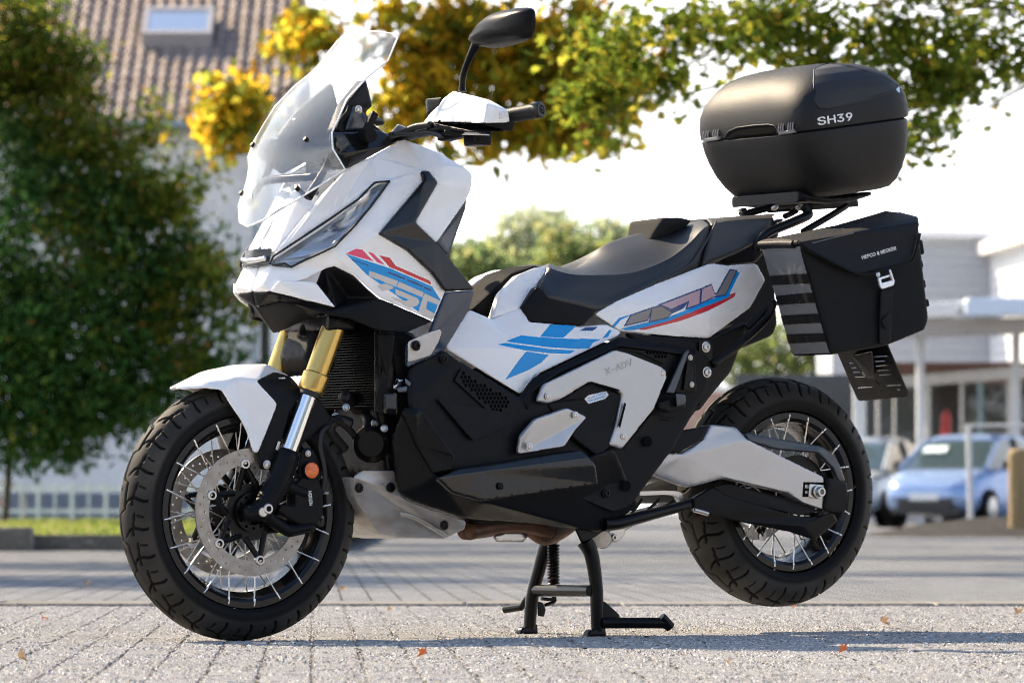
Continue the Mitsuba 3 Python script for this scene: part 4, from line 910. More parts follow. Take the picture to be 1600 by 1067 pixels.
fk('brake_hose', tube(M("-170.1 95 291.6 -168.8 95 270.1 -147.2 98 277.9 -124.8 90 274 -108 80 279.9"), .006, 12), 'hose_rubber', True)
fk('brake_hose', tube(M("-181.8 90 491.8 -214.2 70 517.6 -273.4 50 488.8 -303.8 30 455.4"), .008, 12), 'hose_rubber', True)
# mudguard
mg = facets("c0 c1 c2 c3 c4 s0 s1 s2 s3 s4 l1 l2 l3 l4 l5 l6 l7 l8",
            M("164.7 0 589.8 94.2 0 626.8 8.5 0 644 -77.9 0 646.6 -135.9 0 618.9 171.9 22 586.3 109.9 54 601.6 43 66 609.4 -12.7 72 605.6 -91.1 68 613.9 120.7 64 587.6 83.4 78 583.4 59.9 83 544.6 36.5 85 514.5 16.6 86 482.1 0.2 86 434.6 -6.4 86 433.2 -61 86 551.6"),
            "c0 c1 s1 s0|c1 c2 s2 s1|c2 c3 s3 s2|c3 c4 s4 s3|s0 s1 l1|s1 s2 l2 l1|s2 l8 l7 l6 l5 l4 l3 l2|s2 s3 l8", .006, (-.4, -.6, -.7))
mg = cat(soft(mg, .009, 2), soft(mirror(mg), .009, 2))
fk('front_mudguard', mg, 'white_paint', 30)
mb = facets("a b c d e f g h i j", M("-8.9 76 604.8 -65.4 70 623.7 -103.7 60 618.6 -126.2 75 591.7 -122.7 86 571.8 -86.6 92 527.8 -43.3 92 397.1 -9 92 398.4 -6.4 89 431.7 -57.8 89 551.5"), "a b c d e j|j e f g h i", .010)
fk('mudguard_bracket', soft(mb, .008, 2), 'black_plastic', 35); fk('mudguard_bracket', soft(mirror(mb), .008, 2), 'black_plastic', 35)
fk('bracket_bolt', bolt(M("-23.7 98 409.3")[0], NY, .008), 'bolt_steel', 30)
fk('fork_sticker', slab(M("-54.9 96 463.7 -61.1 96 462.4 -53.6 96 442.8 -47.9 96 444.8"), .001, NY), 'decal_beige', False)
fk('inner_mudguard', soft(facets("a b c d e f", M("-155.4 90 579.8 -203.3 90 517.2 -179.4 90 487.6 -122.2 90 457.9 -103.3 90 415.9 -122.1 90 512.3"), "a b c d e f", .01), .01, 2), 'black_plastic', 35)
fk('steering_yoke', soft(box([-.205, 0, .74], [.07, .26, .035]), .01, 2), 'black_metal', 35)
fk('steering_stem', rod([-.185, 0, .70], [-.32, 0, 1.02], .03, 20), 'black_metal', 35)

# ---------------- front fairing
fair = facets("A B C D D2 E F F3 F2 G0 G H I I2 J J2 P1 P2 P3 K K2 K3 K4 K5 K6 L L2 L3 M N O V Q0 Q1 Q2 Q3 Q4 S1 S2 S3 S4 S5 W",
    M("-56.8 0 873.4 -36.5 0 814.1 -50.3 60 872.8 -26.1 60 827.4 -36.4 75 811.5 -82.1 100 867.7 -94.5 122 837 -122.7 140 833.4 -158.6 170 774.8 -147.2 150 866 -159.6 165 869.2 -157.1 172 915.4 -203.6 186 965.4 -276.2 188 1046.1 -305.4 180 1073.7 -273.3 162 1069.7 -181.3 125 987.9 -75.4 76 910.9 -56.3 63 897.1 -255.9 213 949 -392.9 196 1077.9 -387 188 1099.6 -409.7 188 1101.1 -431.6 196 1073.7 -353.4 216 976.2 -333.6 220 909.9 -400.2 222 859.1 -437.1 220 819.9 -406.2 212 747.8 -262 198 798.6 -198.3 184 849 -165.5 183 888 -165.2 95 1035.5 -217 125 1097.7 -283.5 140 1133.2 -366.1 145 1176.4 -458.6 150 1150.7 -546.1 150 1112.3 -566.2 145 1100 -555.6 155 1064.2 -539.2 160 1040.6 -459.1 176 1115.3 -421 205 931.4"),
    "A C D B|B D D2|C E F D|D F D2|E G0 F|E H G G0|H V O G|V N O|V L M N|L L2 L3 M|H K L V|H I K|I I2 K2 K|I2 J K3 K2|J J2 Q2 K3|K3 Q2 Q3 K4|J2 P1 Q1 Q2|P1 P2 Q0 Q1|P2 P3 Q0|K4 Q3 Q4|K4 Q4 S5|K4 S5 K5|S5 Q4 S1|S5 S1 S2|S5 S2 S3 K5|K5 S3 S4 K6|K6 S4 W", .006)
fair = soft(fair, .008, 2)
MESH['fair'] = fair
bk('front_fairing', fair, 'white_paint', 60, label='white faceted left half of the front fairing'); bk('front_fairing', mirror(fair), 'white_paint', 60)
flap = soft(facets("D2 F F3 F2 x", M("-34.7 79 811.4 -46.8 100 837 -118.8 146 833.8 -155.6 176 774.5 -88 132 794.5"), "D2 F F3 F2 x", .008), .007, 2)
bk('lower_flap', flap, 'white_paint', 60, True)
# headlight
lens = facets("a b c d e f g h i j k l m n", M("-47.2 62 876.4 -55.3 66 895.1 -74.3 79 909.3 -180.2 128 986.6 -236.4 150 1029 -271.5 166 1068 -301.8 180 1072.1 -273.9 190 1045.9 -241.8 189 1007.5 -201.6 189 966.6 -154.5 176 917.4 -134.3 156 904.2 -105.1 126 886.7 -79.5 104 870.1"), "a b c d e f g h i j k l m n", .003)
bk('headlight', soft(lens, .012, 1), 'lens_clear', 60, True)
for s in (0, 1):
    hk = f'{MC}__headlight' + ('' if not s else '_001')
    mm = (lambda q: mirror(q)) if s else (lambda q: q)
    add(hk + '__housing', mm(soft(slab(M("-60.1 42 877.5 -68.1 46 897 -86.6 60 911.9 -192.1 110 989.3 -249.7 130 1033 -284 146 1071.7 -316.2 164 1074.9 -288.3 170 1046.2 -254.5 170 1007.7 -214.2 170 966.4 -165 158 916.2 -146.1 138 903.4 -116.8 108 885.5 -92.5 84 869.3"), .02), .012, 1)), 'lens_back', 60, BIKE)
    add(hk + '__reflector_strip', mm(soft(facets("a b c d e f", M("-71.1 62 885.2 -115.4 76 911.3 -189.1 120 971.5 -239.1 146 1016.9 -183.3 156 939.9 -116.2 109 895.1"), "a b c d e f", .006), .01, 1)), 'lens_inner', 30, BIKE)
    add(hk + '__light_tube', mm(tube(M("-54.4 64 887.7 -75.7 79 905.6 -182.3 127 983.7 -268.2 163 1060.1 -299.1 174 1070"), .0045, 8)), 'chrome', True, BIKE)
    add(hk + '__light_tube', mm(tube(M("-154.4 166 920 -189.7 180 957.7 -237.5 182 1007.7 -273.4 182 1048.1"), .004, 8)), 'lens_inner', True, BIKE)
    add(hk + '__seal', mm(tube(M("-46 64 876.3 -53.3 69 894.9 -72.4 82 909.9 -178.9 130 987.2 -234.4 153 1029.5 -269.5 169 1068.5 -302 183 1072.7 -273.5 192 1045.4 -239.8 192 1006.9 -199.6 192 965.7 -151.6 179 916.1 -132.4 159 903.3 -103.1 129 885.4 -77.6 107 868.4 -67.4 94 877.2 -56.2 75 873.5"), .0028, 8, smoothpath=False, closed=True)), 'hose_rubber', True, BIKE)
# nose: intake, cover
bk('nose_intake', soft(hull(np.vstack([M("-54.1 0 912.6 -51.5 0 875.1") + np.array([0.012, 0, 0])] + [M("-56.9 60 913.3 -48.1 60 872.8"), M("-56.9 60 913.3 -48.1 60 872.8") * [1, -1, 1]])), .01, 1), 'gloss_black', 30)
ni = np.vstack([M("-50.3 60 890.7"), M("-52.4 0 887.1") + np.array([[.016, 0, 0]])])
bk('nose_strip', tube(np.vstack([ni[:1] * [1, -.85, 1] + [.006, 0, 0], ni[1:] + [-.002, -.02, 0], ni[1:], ni[1:] + [-.002, .02, 0], ni[:1] * [1, .85, 1] + [.006, 0, 0]]), .0065, 10), 'chrome', True)
cov = facets("a b c d e f g", M("-56.7 0 915.7 -56.3 63 898.2 -165.2 95 1036.3 -144.2 45 1057.9 -168.9 0 1074.2 -115.3 0 1015.8 -77.5 0 960.2"), "a b f g|b c d f|d e f", .005)
bk('nose_cover', soft(cov, .010, 3), 'white_paint', 30); bk('nose_cover', soft(mirror(cov), .010, 3), 'white_paint', 30)
# the hooked side wing and the leg shield
wing = facets("a b c d e f g h i j k", M("-382.9 194 1099.8 -404.3 196 1101.3 -426.6 204 1073.8 -345.3 228 975.4 -406.5 226 930.1 -514.6 229 822.2 -427 236 817.7 -389.2 238 859.4 -325.4 232 910.3 -248 224 947.2 -385.1 206 1077.1"), "a b c k|c d j k|d e i j|e f g h i", .014)
bk('side_wing', soft(wing, .007, 2), 'gloss_black', 60, True, label='glossy black hook-shaped side wing')
under = soft(facets("a b c d", M("-423 204 933 -550.5 145 1046.2 -558.2 130 1024.4 -469.5 185 901.1"), "a b c|a c d", .01), .01, 2)
bk('inner_panel', under, 'dark_gloss', 60, True)
shield = facets("a b c d e f g", M("-438 224 813.8 -520.9 218 820.5 -516.4 206 778.5 -451.9 196 681 -346 194 635.8 -342.4 202 689.5 -397.2 212 709.7"), "a b c g|c d g|g d e f", .014)
bk('leg_shield', soft(shield, .007, 2), 'navy_gloss', 60, True)
shp = soft(slab(M("-339 210 697.1 -387.1 216 717.4 -424.7 216 728.2 -430.2 214 720.6 -424.6 209 698.7 -405.6 204 666.3 -345 200 649.6"), .006, NY), .006, 1)
bk('shield_plate', shp, 'decal_beige', 60, True)
bk('shield_plate_bolt', bolt(M("-355 214 687.8")[0], NY, .010, .008), 'black_metal', 30)
# black lower fairing and chin
low = facets("F2 a c d e f g h i j k B D2 p q r", M("-161.3 166 774.2 -151.6 142 865 -165.1 158 868.5 -204.1 176 847.9 -267 192 797.8 -410.4 206 746.9 -336.4 204 719.3 -264.5 195 721.1 -192.1 182 748.5 -130.3 164 762.4 -223 130 798 -37.8 -2 813.4 -40.5 70 810.3 -105.4 122 776.3 -69.7 72 789.4 -47.9 0 776.5"),
             "F2 a k|a c k|c d k|d e k|F2 k j|k e i j|e f g h|e h i|F2 j p|D2 F2 p q|B D2 q r", .008)
bk('lower_fairing', soft(low, .010, 2), 'black_plastic_fine', 60, True)
inner = facets("a b c d e f", M("-49.6 0 775.3 -74.2 65 788.6 -113.2 110 775.4 -137.8 150 761.5 -143.8 90 751.7 -100.4 0 715"), "a b f|b c e f|c d e", .006, (0, 0, 1))
bk('inner_fairing', soft(inner, .012, 1), 'black_plastic', 60, True)
bk('nose_badge', bolt(M("-53.9 90 797.3")[0], NY, .006), 'black_metal', 30)
# decals on the fairing
film('side_stripe', M("-177 185.8 899.3 -199.4 193.7 910.7 -216 197.1 909 -246.2 199.8 882"), 'fair', 'decal_pink', label='pink part of the side stripe')
film('side_stripe', M("-230 198.8 904.1 -242.4 200.8 902.2 -273.7 205.1 874.6 -255.1 201.5 879.9"), 'fair', 'decal_pink')
film('side_stripe', M("-258.4 203.3 896.7 -285.2 208.6 891.6 -300.3 210.7 873 -391.2 219.3 840.2 -395.3 218.8 830.9 -284.9 207.2 870"), 'fair', 'decal_red', label='red part of the side stripe')
blue = M("-176.9 185.9 898.5 -283.9 206.9 867.8 -398 218.7 826.7 -423.6 216.9 795.1 -419.9 216.7 792.4 -408 213.4 763.8 -364.2 208.4 768.3 -231.5 194.7 849.7")
film('number_ground', blue, 'fair', 'decal_blue', label='blue ground of the side number')
film('number_stripe', M("-190.4 188.3 887 -232.8 196.4 873.8 -232.9 196.3 871.7 -190.5 188.1 884.9"), 'fair', 'decal_navy', .0014)
film('number_stripe', M("-282 206 859.4 -326.2 211.9 845.2 -326.5 211.4 841 -282.1 205.7 855.2"), 'fair', 'decal_navy', .0014)
film('number_stripe', M("-331 212.3 843.2 -372.8 216.3 828.9 -373.1 215.9 824.7 -331.3 211.9 839"), 'fair', 'decal_navy', .0014)
film('number_stripe', M("-376.5 216.4 826.3 -394.8 217.7 820.3 -395 217.4 816.1 -376.8 216.1 822.1"), 'fair', 'decal_navy', .0014)
film('number_seven', M("-236 196.2 860.3 -308.1 208.6 837.5 -304.4 206.6 824.2 -276.3 203.1 833.1 -263.9 200.9 838.8 -233.8 195 847.7"), 'fair', 'decal_beige', .0014, label='white figure seven')
film('number_seven', M("-276.4 203 831.7 -297.4 205.6 824.1 -295.4 204.8 819.4 -268.2 200.1 813.1 -255.5 198.3 826.7"), 'fair', 'decal_beige', .0014)
film('number_five', M("-310.5 208.8 836.5 -376.2 215 812.6 -373.5 213.4 801 -305.5 206.7 824.3"), 'fair', 'decal_beige', .0014, label='white figure five')
film('number_five', M("-302.4 205.8 819.6 -362 211.6 798.7 -366.1 211.1 789.3 -360.9 209.5 781.2 -340.3 206.1 776.2 -292.2 202.2 799.5 -296.7 202.9 800.6 -329.9 206.5 791.8 -338.9 208.1 795.1 -324.6 206.7 800.1 -303.3 204.5 806.6"), 'fair', 'decal_beige', .0014)
film('number_zero', M("-378.7 215.1 810.5 -422.4 216.7 793.6 -418.3 215.2 780.8 -413 215.5 782.8 -414.1 215.8 785 -387 214.3 792.8 -384.7 212.1 774.9 -406.8 213.4 763.8 -410.1 214.1 770.1 -411.4 214.1 761.7 -402.5 214.1 746.8 -365.4 208.5 767.2 -373.7 213.1 797.8"), 'fair', 'decal_beige', .0014, label='white figure nought')

# ---------------- windscreen and cockpit
SE = M("-354.8 138 1413.3 -315.5 156 1357.3 -254.6 156 1313.1 -200.8 156 1261.9 -150.5 168 1180.6 -142.3 184 1142.1 -162.5 206 1093.3")     # right-hand edge as seen
zz = SE[:, 2]
CZ = spline(np.array([(0.95, -.020), (1.02, -.045), (1.10, -.072), (1.18, -.098), (1.26, -.160), (1.36, -.258), (1.44, -.335)])[:, [0, 1, 1]], 6)
def xc(z): return np.interp(z, CZ[:, 0], CZ[:, 1])
ZT, ZB = SE[0, 2] + .022, .965
qk = (xc(zz) - SE[:, 0]) / SE[:, 1] ** 2
def qf(z): return np.interp(z, zz[::-1], qk[::-1])
half = [(0, ZT), (.07, ZT - .002), (.118, ZT - .010)] + [(y, z) for _, y, z in SE] + [(.165, 1.055), (.12, 1.02), (.05, 0.978), (0, ZB)]
half = np.array(half)
outl = np.vstack([half, (half * [-1, 1])[::-1][1:-1]])
v2, f2 = ear(outl)
v3, f2 = refine(np.c_[v2[:, 0], 0 * v2[:, 0], v2[:, 1]], f2, .02)
ly, lz = v3[:, 0], v3[:, 2]
scr = tm(np.c_[xc(lz) - qf(lz) * ly ** 2, ly, lz], f2)
bk('windscreen', scr, 'clear_plastic', True, label='clear tall windscreen')
edge = np.array([(xc(z) - qf(z) * y * y, y, z) for y, z in outl])
bk('windscreen__edge', tube(edge, .0022, 6, smoothpath=False, closed=True), 'clear_edge', True)
def scrp(y, z): return np.array([xc(z) - qf(z) * y * y, y, z])
for y, z in ((.115, 1.165), (-.115, 1.165), (.12, 1.05), (-.12, 1.05)):
    bk('screen_bolt', cat(rod(scrp(y, z) + [.006, 0, .004], scrp(y, z) - [.03, 0, .02], .006, 14)), 'black_metal', 30)
for s in (1, -1):
    a, b = scrp(.13 * s, 1.04) - [.02, 0, .01], scrp(.125 * s, 1.20) - [.055, 0, .03]
    bk('screen_rail', tube([a, (a + b) / 2 - [.008, 0, 0], b], [.011, .009, .011], 10), 'black_plastic_fine', True)
wl_ = np.array([scrp(y_, 1.034) for y_ in (-.085, -.02)]) + [.0015, 0, .0005]
bk('screen_lettering', text_on('HONDA', .0085, wl_[0], wl_[1] - wl_[0], np.array([-.3, 0, 1.0]), .0005, True, np.linalg.norm(wl_[1] - wl_[0])), 'letter_white', False)
bk('screen_cross_bar', tube([scrp(-.12, 1.10) - [.035, 0, .02], scrp(0, 1.10) - [.05, 0, .02], scrp(.12, 1.10) - [.035, 0, .02]], .010, 10), 'black_plastic_fine', True)
tower = facets("a b c d e f g h", M("-306 80 1319.7 -325.4 80 1256.3 -305.5 80 1239.6 -326.4 90 1202.2 -356.5 100 1182.4 -304.4 100 1185.4 -181.2 130 1187.5 -229.2 110 1252.7"), "a b c h|h c d g|d e f g", .03)
bk('cockpit_tower', soft(tower, .010, 2), 'black_plastic', 60, True)
bk('tower_strut', soft(slab(M("-242.6 115 1245.4 -256.2 115 1253.1 -278 112 1237 -287.2 112 1212 -282.2 115 1193.8 -216.3 125 1190.5"), .014, NY), .007, 2), 'dark_gloss', 60, True)
bk('tower_strut', tube(M("-192.9 126 1189.5 -205.9 120 1213.1 -227.4 115 1232.1 -236.8 110 1248"), .006, 10), 'black_plastic', True)
bk('tower_bolt', bolt(M("-257.3 118 1242.1")[0], NY, .008), 'bolt_steel', 30)
cpk = facets("a b c d e f g h", M("-164.5 150 1183.9 -241.8 130 1190 -309.6 115 1200 -376.5 125 1177.2 -330.9 138 1158.9 -210 136 1098.1 -172.1 160 1131.2 -147.7 170 1159.9"), "a b c g h|c d e g|e f g", .012)
bk('cockpit_panel', soft(cpk, .010, 2), 'gloss_black', 60, True)
knob = M("-265.2 145 1179.9")[0]
bk('screen_lever', cat(soft(box(knob + [0, .012, .03], [.018, .014, .055], rotm(-28, (0, 1, 0))), .006, 2), rod(knob - [0, .02, 0], knob + [0, .018, 0], .018, 20)), 'black_plastic', 30)
bk('dashboard', soft(hull(M("-340.9 50 1239.6 -401.1 20 1229.9 -398 20 1215.6 -340.9 50 1215.3") .tolist() + (M("-340.9 50 1239.6 -401.1 20 1229.9 -398 20 1215.6 -340.9 50 1215.3") * [1, -1, 1]).tolist()), .012, 2), 'black_plastic_fine', 30)
bk('dash_base', soft(hull(np.vstack([M("-244.1 90 1102.3 -400.2 90 1178.4 -370 80 1184.1 -235.4 80 1178.7") * [1, s, 1] for s in (1, -1)])), .015, 1), 'black_plastic', 30)

# ---------------- handlebar, hand guards, mirrors (turned with the fork)
def hb(name, mesh, m, smooth=35, label=None):
    fk(name, mesh, m, smooth, label); fk(name, mirror(mesh), m, smooth)
bar = M("-394.5 70 1183.6 -393.8 110 1184.9 -388.8 160 1188.1 -389.5 210 1188.9 -398.6 260 1192.4 -448.6 310 1214.8 -508.4 380 1218")
grip = M("-507.6 360 1217.4 -553 455 1229.7")
hb('handlebar', tube(np.vstack([bar[0] * [1, 0, 1], bar[:5], grip[:1]]), .013, 14), 'black_metal', True)
gd = (grip[1] - grip[0]) / np.linalg.norm(grip[1] - grip[0])
rings_ = [(0, .016)] + [q for i in range(12) for q in ((.004 + i * .0088, .0182), (.0098 + i * .0088, .0182), (.0105 + i * .0088, .0172), (.0124 + i * .0088, .0172))] + [(.112, .0185), (.118, .0195), (.128, .0195), (.131, .017)]
gl = np.linalg.norm(grip[1] - grip[0])
hb('grip', lathe([(0, 0)] + [(r, s / .131 * gl) for s, r in rings_] + [(.011, gl), (.010, gl - .004), (0, gl - .004)], grip[0], gd, 28), 'hose_rubber', 30)
hb('bar_end', lathe([(0, 0), (.008, 0), (.008, .002), (.004, .003), (.004, 0.0005), (0, .0005)], grip[1] - gd * .003, gd, 20), 'black_metal', 30)
hb('switch_housing', soft(hull(np.vstack([bar[4] + np.array(q) for q in ((.004, -.02, .02), (.004, -.02, -.03), (-.03, -.02, .02), (-.03, -.02, -.03))] + [grip[0] + np.array(q) for q in ((.004, 0, .022), (.004, 0, -.024), (-.03, 0, .022), (-.03, 0, -.024))])), .008, 2), 'black_plastic_fine', 35)
hb('brake_lever', tube(M("-416.6 300 1179.7 -453.7 330 1181 -486.5 360 1198.5 -502.5 390 1219") + [0.035, 0, 0], .0065, 10), 'black_metal', True)
hb('lever_clamp', soft(box(M("-465.4 310 1168.1")[0], [.045, .06, .035]), .008, 2), 'black_plastic_fine', 35)
gu = M("-400 218 1207.8 -415 216.7 1251.6 -425 213.9 1263.9 -440 237.6 1283.4 -445 316.1 1268.8 -455 385.1 1253.7 -490 411.1 1228 -500 402 1201.4")
fwd = np.array([.045, 0, 0])
guard = facets("a b c d e f g h i j", np.vstack([gu, M("-415 439.1 1239.5 -405 442 1194.7")]), "a b c d e i j|i e f|i f g|i g h j", .004, (-1, 0, 0))
hb('hand_guard', soft(guard, .008, 2), 'white_paint', 30)
gs = M("-396 163.8 1203 -396 226.4 1210 -405 384.9 1200.4 -496 408.8 1202.3 -492 404.2 1182.2 -412 415.8 1175.7 -398 230.3 1189.4")
hb('hand_guard_edge', soft(slab(gs + [.014, 0, 0], .03, (1, 0, 0)), .007, 2), 'black_plastic', 60)
hb('hand_guard_lip', soft(slab(M("-410 260.6 1186.6 -420 387.8 1177 -420 416.4 1168 -410 289.7 1176.1"), .02, (1, 0, 0)), .008, 1), 'white_paint', 60)
hb('hand_guard_lip', soft(facets("a b c d", M("-402 153.3 1205.3 -420 163.8 1234 -430 190.5 1253.9 -402 214.5 1208.1"), "a b c d", .006, (-1, 0, 0)), .008, 1), 'white_paint', 30)
hb('hand_guard_bolt', bolt(M("-462 421.6 1216.1")[0], (1, .4, 0), .008), 'letter_white', 30)
fk('brake_reservoir', soft(hull(M("-470 56.1 1278 -470 134.1 1276.5 -470 130.4 1249 -470 63.6 1238.6 -430 126.3 1271.7 -430 203.8 1270.2 -430 200.1 1243 -430 133.7 1232.6")), .008, 2), 'black_plastic_fine', 35)
hb('cable', tube(M("-333.2 130 1181.5 -349.8 160 1187.6 -360.7 200 1198.3 -374.1 250 1201.2") , .008, 10), 'hose_rubber', True)
hb('cable', tube(M("-335.9 140 1184.7 -355.3 180 1182.9 -375.7 240 1183.7 -390.4 280 1170.8") , .006, 10), 'hose_rubber', True)
hb('bar_clamp', soft(hull(M("-400 11 1198.5 -400 48.6 1216.5 -400 104.8 1202 -400 93.6 1193.5 -350 100 1191.3 -350 137.4 1209.2 -350 193.1 1194.7 -350 182 1186.3")), .008, 2), 'silver_paint', 35)
# mirror: stem and a rounded five-sided shell
fk('mirror_stem', tube(M("-495 187.8 1286.7 -495 187.8 1297.8 -495 195.1 1330.3 -495 219.2 1361.7 -495 244.6 1385.5 -495 259.1 1399"), [.011, .008, .0075, .008, .011, .013], 12), 'black_metal', True)
mo = M("-495 243.2 1404.6 -495 259.1 1419.2 -495 295.3 1440.1 -495 359.9 1458.7 -495 438.1 1462.5 -495 498 1459.4 -495 521.1 1448.2 -495 522.4 1416.8 -495 508.4 1392.7 -495 483.9 1384.9 -495 438.1 1380 -495 359.9 1376.8 -495 295.3 1383.5 -495 253.3 1394")
mo = spline(mo, 4, True)
mc_ = mo.mean(0) - np.array([0, 0, -.004])
shell_ = []
for k_, dx in ((0.90, -.006), (1.0, 0.0), (.985, .010), (.90, .024), (.72, .036), (.45, .044), (.2, .047)):
    shell_.append(mc_ + (mo - mc_) * k_ + np.array([dx, 0, 0]))
fk('mirror', loft(shell_), 'black_plastic_fine', 45)
fk('mirror__glass', loft([mc_ + (mo - mc_) * .88 + np.array([-.0065, 0, 0]), mc_ + (mo - mc_) * .86 + np.array([-.0078, 0, 0])]), 'mirror_glass', 30)

# ---------------- tunnel, seat, tail
tun = facets("a b c d e f g h i j k l m n", M("-569.1 125 780.6 -480.2 155 685.5 -684 176 578.9 -714.3 178 621.9 -977 174 726.2 -986.2 172 735.7 -940.8 166 751.9 -878.4 160 744.7 -732.3 145 752.9 -722.1 125 788.5 -663.8 120 769.1 -637.7 120 759.4 -672 156 707.2 -812.3 170 689.4"),
             "a b m|a m i k l|i m n h|b c n m|c d n|n d e f|n f g h|i j k", .006)
tun = soft(tun, .008, 2); MESH['tun'] = tun
bk('tunnel_cover', tun, 'white_paint', 60, True)
fin = facets("a b c d e f g", M("-637.7 120 759.4 -674.4 105 826.4 -737.8 95 869.7 -790.4 90 888.2 -820.7 90 890.5 -811.7 100 871.4 -723.5 123 785.6"), "a b f g|b c d e f", .03)
bk('tunnel_fin', soft(fin, .007, 2), 'white_paint', 60, True)
bk('tunnel_top', soft(hull(np.vstack([M("-618.1 60 779.1 -679.8 60 758.9 -838.2 55 889.2 -815.4 55 894.8 -743.5 55 874.4 -687.1 55 831.4") * [1, s, 1] for s in (1, -1)])), .014, 2), 'matte_rubber', 60)
bk('knee_panel', soft(slab(M("-759 140 841.6 -782.8 152 813 -839 156 799.8 -918.4 163 784.4 -910.5 164 774.1 -873.3 166 745.4 -732.6 144 753.3 -715.1 134 786.7"), .03), .008, 2), 'black_plastic', 60, True)
S_c = M("-892 0 897.8 -964.1 0 891.4 -1012.4 0 916.2 -1060.9 0 952.8 -1146.4 0 979.9 -1232.4 0 993.3 -1325.4 0 1016 -1412.9 0 1025.7 -1501 0 1033.9 -1602.5 0 1042.7")
S_e = M("-823.2 90 889.2 -868.1 120 873.9 -941.4 130 873.9 -1039.2 136 883.5 -1142.4 136 916.4 -1211.2 134 955.6 -1266.6 130 996.6 -1326.9 120 1012.7 -1415.6 110 1022.8 -1518.4 95 1030.7")
S_b = M("-777.4 125 844.5 -784.3 154 811.5 -873.2 158 792.8 -929.9 162 786.2 -1025.9 162 824.1 -1112.2 160 856.8 -1194.5 156 885.8 -1297.5 150 918.2 -1385.9 140 948.1 -1499.4 115 995.5")
def seat(i0, i1):
    st = np.arange(len(S_c)); tt = np.arange(i0, i1 + .001, .2)
    C, E_, B = (np.stack([np.interp(tt, np.linspace(0, len(st) - 1, len(spline(a, 10))), spline(a, 10)[:, k]) for k in range(3)], 1) for a in (S_c, S_e, S_b))
    rings = []
    for c, e, b in zip(C, E_, B):
        lo = b * [1, .75, 1] - [0, 0, .012]
        m1 = (c + e) / 2 * [1, 1, 1] + [0, 0, .006]; 
        e2 = e + (b - e) * .12 + np.array([0, .006, 0])
        P = [c, m1, e, e2, e + (b - e) * .6 + np.array([0, .004, 0]), b, lo]
        h_ = spline(np.array(P), 5)
        rings.append(np.vstack([h_, (h_ * [1, -1, 1])[::-1][:-1]]))
    return loft(rings)
bk('seat', seat(0, 6.4), 'seat_vinyl', 50, label='black vinyl rider seat')
bk('pillion_seat', seat(6.42, 9), 'seat_vinyl_grey', 50)
bf = M("-1226.1 -70 1014 -1229 70 1018.7 -1248.2 74 1006.9 -1255.1 60 989.4 -1190.1 44 943.9 -1193.8 -44 948.5 -1219.4 50 965.2")
bump_ = hull(np.vstack([bf, bf[:2] - [.09, 0, .004], bf[:2] * [1, 1, 1] - [.05, 0, -.002], bf[4:6] - [.10, 0, -.03], [bf[2] * [1, -1, 1], bf[3] * [1, -1, 1]]]))
bump_.apply_translation([.040, 0, .002])
bk('seat_bolster', soft(bump_, .010, 3), 'seat_pad', 60)
bk('seat_seam', tube(M("-1307.1 128 1012.7 -1276 146 982.5 -1237.5 156 936.9 -1189.9 162 896.2 -1100 164 855.9"), .0022, 6), 'seat_vinyl_grey', True)
tail = facets("a b c d e f g h i j k l m", M("-911.7 164 775.6 -962.8 166 802.7 -1084.9 164 848.7 -1271.3 152 908.1 -1331.5 146 904 -1431.1 130 912.7 -1471.5 115 874.7 -1408.2 135 803.3 -1255.3 166 722.7 -1163.8 172 724.7 -980.9 174 734.8 -1086.5 186 800.5 -1240.4 184 774.6"),
              "a b l k|b c l|c d m l|d e m|e f g m|g h m|h i m|i j m|j k l m", .006)
tail = soft(tail, .008, 2); MESH['tail'] = tail
bk('tail_cover', tail, 'white_paint', 60, True)
# decals along the side
film('side_cross', M("-786.7 150.7 747.9 -860.6 150.7 746.5 -817.5 162.9 716.1 -752.3 157.5 717.4"), 'tun', 'decal_blue', label='big blue X on the tunnel cover')
film('side_cross', M("-699.5 153.4 720.3 -752.1 157.8 716.4 -817.2 163.3 714.6 -859.9 168.1 713.4 -865.7 168.2 715.4 -922.1 172.5 714.4 -898 172.8 705.3 -884.6 174.9 691.5 -844.9 172.3 689.9 -772.2 166.7 692.6 -678.4 158.5 701.7 -654 155.9 705.1"), 'tun', 'decal_blue')
film('side_cross', M("-626.5 157.8 697 -652.9 157.4 701.3 -677.5 159.8 698.3 -771.3 168 688.8 -844.3 173.2 686.1 -829 173.9 677.6 -770.4 169.3 678.2 -702.6 165.5 683.8"), 'tun', 'decal_blue')
film('side_cross', M("-702.3 166 679 -708.1 166 681.5 -770.1 169.7 674.4 -745.9 170.7 654.8 -710.5 170.9 637.6 -640.9 170.3 612.8 -668.6 168.2 644.1"), 'tun', 'decal_blue')
film('side_bar', M("-885.5 161.5 742.9 -918.3 165.5 744.4 -902.5 166.7 734.4 -864.4 162 733.8"), 'tun', 'decal_navy')
film('side_bar', M("-925.1 172.5 715.4 -948.4 169.2 737.6 -956.8 170 736.3 -943 172.6 720.6"), 'tun', 'decal_blue')
film('tail_stripe', M("-1021.9 175.4 740.3 -1097.6 179.2 757.2 -1185.6 183.6 788.1 -1319.5 161.4 830.9 -1347.8 152.8 837.8 -1340.2 154.6 825.7 -1243.4 180.1 790.5 -1157.1 181 763.3 -1052.2 175.3 739.5"), 'tail', 'decal_red', label='red stripe under the tail letters')
